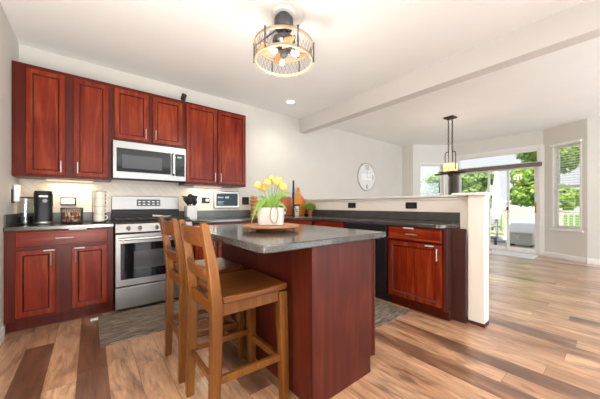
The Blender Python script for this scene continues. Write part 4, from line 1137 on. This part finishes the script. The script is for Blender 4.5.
# caged fan light
FX, FY = 1.275, 1.80
fn = thing('caged_fan_light', 'caged ceiling fan light with wooden rims on the kitchen ceiling', 'ceiling fan', (FX, FY, ZC))
bm = bmesh.new(); lathe(bm, [(0, -.001), (.195, -.001), (.197, -.012), (.18, -.02), (.16, -.016), (.13, -.022), (.1, -.018), (.085, -.03), (0, -.03)], 48); obj('medallion', bm, M['trim'], fn)
bm = bmesh.new(); lathe(bm, [(0, -.0305), (.05, -.0305), (.05, -.062), (.078, -.064), (.08, -.07), (.08, -.135), (.072, -.15), (0, -.152)], 32); obj('canopy', bm, M['gunmetal'], fn)
bm = bmesh.new(); lathe(bm, [(0, -.153), (.022, -.153), (.022, -.225), (.07, -.23), (.094, -.238), (.096, -.258), (.094, -.278), (.06, -.295), (.034, -.30), (.034, -.37), (.028, -.38), (0, -.382)], 32); obj('motor', bm, M['gunmetal'], fn)
RC = .240; zt, zl = -.292, -.425
for z, nm in ((zt, 'upper_rim'), (zl, 'lower_rim')):
    bm = bmesh.new(); lathe(bm, [(RC - .007, z - .011), (RC + .007, z - .011), (RC + .009, z), (RC + .007, z + .011), (RC - .007, z + .011), (RC - .007, z - .011)], 64); obj(nm, bm, M['palewood'], fn)
for k in range(6):
    a = k * PI / 3 + .35; ca, sa = math.cos(a), math.sin(a)
    bm = bmesh.new(); tube(bm, [((RC + .013) * ca, (RC + .013) * sa, zt + .012), ((RC + .013) * ca, (RC + .013) * sa, zl - .008)], .006, 8)
    sphere(bm, ((RC + .013) * ca, (RC + .013) * sa, zt + .018), .009, seg=10, rings=6)
    obj('cage_rod', bm, M['gunmetal'], fn)
for k in range(3):
    a = k * 2 * PI / 3 + .35; ca, sa = math.cos(a), math.sin(a)
    bm = bmesh.new(); tube(bm, [(.06 * ca, .06 * sa, -.155), (RC * ca, RC * sa, zt + .01)], .006, 8); obj('brace', bm, M['gunmetal'], fn)
bm = bmesh.new()
for k in range(40):
    a = 2 * PI * k / 40; b = a + .2
    for a1, b1 in ((a, b), (b, a)):
        tube(bm, [((RC - .004) * math.cos(a1), (RC - .004) * math.sin(a1), zt - .014), ((RC - .004) * math.cos((a1 + b1) / 2), (RC - .004) * math.sin((a1 + b1) / 2), (zt + zl) / 2), ((RC - .004) * math.cos(b1), (RC - .004) * math.sin(b1), zl + .014)], .0011, 3, caps=False)
obj('wire_mesh', bm, M['gunmetal'], fn)
for k in range(4):
    a = k * PI / 2 + .1
    bm = bmesh.new()
    for sgn, zo in ((1, 0),):
        pts = rounded_poly([(.05, -.03), (.20, -.062), (.212, .05), (.05, .03)], [.01, .04, .04, .01])
        prism(bm, pts, -.004, .004)
    for v_ in bm.verts: v_.co.z += v_.co.y * .35
    obj('blade', bm, M['blade'], fn, (0, 0, -.335), (0, 0, a - .45))
for k in range(3):
    a = k * 2 * PI / 3 - 1.0; ca, sa = math.cos(a), math.sin(a)
    bm = bmesh.new(); tube(bm, [(.03 * ca, .03 * sa, -.345), (.07 * ca, .07 * sa, -.36)], .014, 10); sk = obj('socket', bm, M['gunmetal'], fn)
    bm = bmesh.new(); tube(bm, [(.0705 * ca, .0705 * sa, -.36), (.085 * ca, .085 * sa, -.366), (.105 * ca, .105 * sa, -.374), (.125 * ca, .125 * sa, -.382), (.135 * ca, .135 * sa, -.386)], [.01, .016, .022, .018, .006], 12); obj('bulb', bm, M['bulb'], sk)
pt = bpy.data.lights.new('fan_glow', 'POINT'); pt.energy = 14; pt.color = (1, .93, .84); pt.shadow_soft_size = .09
po = bpy.data.objects.new('fan_glow', pt); C.objects.link(po); po.parent = fn; po.location = (0, 0, -.60)

# dining pendant
pd = thing('pendant_light', 'dark bronze chain pendant with amber glass shades over the dining nook', 'pendant light', (5.22, 2.0, ZC), 1.45)
bm = bmesh.new(); box(bm, -.085, .085, -.085, .085, -.03, -.001); obj('canopy', bm, M['bronze'], pd, bevel=.008)
def chain(x):
    bm = bmesh.new(); z = -.03; k = 0
    while z > -.62:
        pts = []
        for i in range(12):
            a = 2 * PI * i / 12; q = (.012 * math.cos(a), .026 * math.sin(a))
            pts.append((x + q[0], 0, z - .024 + q[1]) if k % 2 == 0 else (x, q[0], z - .024 + q[1]))
        tube(bm, pts, .0052, 5, True); z -= .043; k += 1
    obj('chain', bm, M['bronze'], pd)
chain(-.035); chain(.035)
for sx in (-.035, .035):
    bm = bmesh.new(); tube(bm, [(sx, 0, -.62), (sx, 0, -.98)], .008, 8)
    sg = 1 if sx > 0 else -1
    tube(bm, [(sx, 0, -.66), (sx + sg * .02, 0, -.645), (sx + sg * .055, 0, -.66), (sx + sg * .06, 0, -.70), (sx + sg * .06, 0, -.98)], .009, 8)
    obj('hanger', bm, M['bronze'], pd)
bm = bmesh.new(); box(bm, -.29, .29, -.035, .035, -1.065, -1.04); box(bm, -.035, .035, -.29, -.0355, -1.065, -1.04); box(bm, -.035, .035, .0355, .29, -1.065, -1.04)
obj('cross_arm', bm, M['bronze'], pd, bevel=.004)
bm = bmesh.new(); box(bm, -.15, .15, -.15, .15, -1.0395, -1.025); obj('tray', bm, M['bronze'], pd, bevel=.004)
bm = bmesh.new(); lathe(bm, [(0, -1.115), (.02, -1.105), (.04, -1.085), (.05, -1.0655), (0, -1.0655)], 16); obj('finial', bm, M['bronze'], pd)
for x, y in ((-.05, -.06), (.05, -.06), (-.05, .06), (.05, .06)):
    bm = bmesh.new(); lathe(bm, [(0, -1.0245), (.034, -1.0245), (.041, -1.01), (.045, -.87), (.041, -.87), (.037, -1.01), (0, -1.018)], 18); obj('shade', bm, M['amber'], pd, (x, y, 0))
pt = bpy.data.lights.new('pendant_glow', 'POINT'); pt.energy = 4; pt.color = (1, .93, .82); pt.shadow_soft_size = .12
po = bpy.data.objects.new('pendant_glow', pt); C.objects.link(po); po.parent = pd; po.location = (0, 0, -.8)

# ================================================================== dining nook floor things
r = rug('door_mat', 'white mat on the floor at the patio door', 7.0, 7.6, 1.12, 1.95, M['canvas'], .012)
# ================================================================== outdoors
bm = bmesh.new(); box(bm, 12.4, 60, -25, 40, -.5, -.4); tag(obj('lawn', bm, M['lawn']), None, None, kind='structure')
bm = bmesh.new(); box(bm, 7.9, 12.4, -3, 8, -.2, -.06); tag(obj('deck', bm, M['deckw']), None, None, kind='structure')
rl = thing('deck_railing', 'weathered wooden railing with balusters along the deck edge', 'railing', (12.2, 1.6, -.06))
bm = bmesh.new(); box(bm, -.05, .05, -3.3, 5.6, .94, .98); obj('top_rail', bm, M['railw'], rl, bevel=.005)
bm = bmesh.new(); box(bm, -.02, .02, -3.3, 5.6, .10, .17); box(bm, -.02, .02, -3.3, 5.6, .86, .92); obj('rail', bm, M['railw'], rl)
for k in range(7):
    y = -3.25 + k * 1.46; bm = bmesh.new(); box(bm, -.05, .05, y - .05, y + .05, 0, 1.06); obj('post', bm, M['railw'], rl)
for k in range(66):
    y = -3.18 + k * .133; bm = bmesh.new(); box(bm, -.045, -.021, y - .02, y + .02, .08, .93); obj('baluster', bm, M['railw'], rl)
# white lidded box
g = thing('storage_box', 'white sloping-lidded box on a grey base on the deck outside the patio door', 'storage box', (9.6, 1.76, -.06))
bm = bmesh.new(); prism(bm, [(-.3, .37), (.26, .37), (.26, .68), (.1, .69), (-.3, .42)], -.28, .28, 'y'); obj('lid', bm, M['canvas'], g, bevel=.02)
bm = bmesh.new(); box(bm, -.24, .22, -.25, .25, .06, .365); obj('base', bm, M['canvasgrey'], g, bevel=.01)
for y in (-.22, .22):
    bm = bmesh.new(); box(bm, -.22, .2, y - .02, y + .02, 0, .0595); obj('foot', bm, M['blackm'], g)
# closed umbrella
u = thing('patio_umbrella', 'closed pale patio umbrella standing on the deck', 'umbrella', (10.0, 2.48, -.06))
bm = bmesh.new(); lathe(bm, [(0, 0), (.25, 0), (.25, .06), (.05, .1), (0, .1)], 24); obj('base', bm, M['grillgrey'], u)
bm = bmesh.new(); tube(bm, [(0, 0, .1), (0, 0, 2.3)], .02, 8); obj('pole', bm, M['grillgrey'], u)
bm = bmesh.new()
prof = [(.025, 2.28), (.045, 2.1), (.07, 1.8), (.095, 1.3), (.11, .95), (.085, .72), (.03, .73)]
lathe(bm, prof, 24)
for v_ in bm.verts:
    a = math.atan2(v_.co.y, v_.co.x); f_ = 1 + .22 * math.cos(8 * a); v_.co.x *= f_; v_.co.y *= f_
obj('canopy', bm, M['canvas'], u)
# patio chair
o = thing('patio_chair', 'dark metal patio chair on the deck behind the door glass', 'chair', (10.6, 2.75, -.06), .5)
bm = bmesh.new(); box(bm, -.24, .24, -.24, .24, .42, .45); obj('seat', bm, M['grillgrey'], o, bevel=.01)
bm = bmesh.new(); box(bm, .22, .25, -.24, .24, .5, .95); obj('backrest', bm, M['grillgrey'], o, bevel=.01)
for x in (-.22, .22):
    for y in (-.22, .22):
        bm = bmesh.new(); tube(bm, [(x, y, 0), (x, y, .55 if x > 0 else .42)], .014, 6); obj('leg', bm, M['grillgrey'], o)
o = thing('low_bench', 'low dark bench on the deck just outside the patio door', 'bench', (8.45, 2.25, -.06), .2)
bm = bmesh.new(); box(bm, -.25, .25, -.16, .16, .27, .30); obj('top', bm, M['greymetal'], o, bevel=.004)
for x in (-.21, .21):
    for y in (-.13, .13):
        bm = bmesh.new(); box(bm, x - .022, x + .022, y - .022, y + .022, 0, .2695); obj('leg', bm, M['greymetal'], o)
# white house beyond
h = thing('garden_shed', 'white shed beyond the railing behind the leaves', 'shed', (26, 4.7, -.4))
bm = bmesh.new(); box(bm, 0, 3, -1.1, 1.1, 0, 1.75); obj('wall', bm, M['siding'], h)
bm = bmesh.new(); prism(bm, [(-.2, 1.751), (3.2, 1.751), (1.5, 2.15)], -1.2, 1.2, 'y'); obj('roof', bm, M['siding'], h)
# trees
def tree(x, y, hgt, rad, mat, label, seed, n=2600, size=.2, low=.25):
    t = thing('tree', label, 'tree', (x, y, -.4), 0, 'trees beyond the deck'); rn = random.Random(seed)
    bm = bmesh.new()
    tube(bm, [(0, 0, 0), (.06, .03, hgt * .3), (.0, .0, hgt * .75)], [.16, .12, .05], 8)
    for k in range(7):
        a = k * .9; z = hgt * (.3 + .06 * k); tube(bm, [(.03, .02, z), (rad * .6 * math.cos(a), rad * .6 * math.sin(a), z + hgt * .12)], [.05, .02], 6)
    obj('trunk', bm, M['bark'], t)
    bm = bmesh.new()
    nb = 16
    for k in range(nb):
        a = rn.uniform(0, 6.28); q = rn.uniform(.15, .75); z = hgt * (low + (1 - low) * rn.uniform(.05, .92))
        sh = math.sin(PI * min(1, max(.12, (z / hgt - low) / (1 - low) * .8 + .15)))
        leaf_blob(bm, n // nb, (rad * q * sh * math.cos(a), rad * q * sh * math.sin(a), z), rad * .42, rad * .42, hgt * .12, size, rn)
    obj('crown', bm, mat, t)
tree(18.0, 6.0, 3.7, 1.9, M['leafB'], 'mid green tree left of the patio umbrella', 1, 8000, .13, .12)
tree(19.0, 2.6, 5.6, 1.9, M['leafA'], 'tall bright leafy tree at the right of the patio door', 2, 11000, .14, .2)
tree(22.5, 9.4, 4.4, 2.4, M['leafC'], 'pale green tree behind the left pane of the patio door', 3, 8000, .14, .1)
tree(23, 15.6, 4.3, 2.6, M['leafC'], 'pale green tree seen through the left bay window', 4, 7000, .15, .08)
tree(24.5, 21.5, 4.4, 2.6, M['leafC'], 'pale green tree farthest left beyond the bay window', 7, 6000, .16, .08)
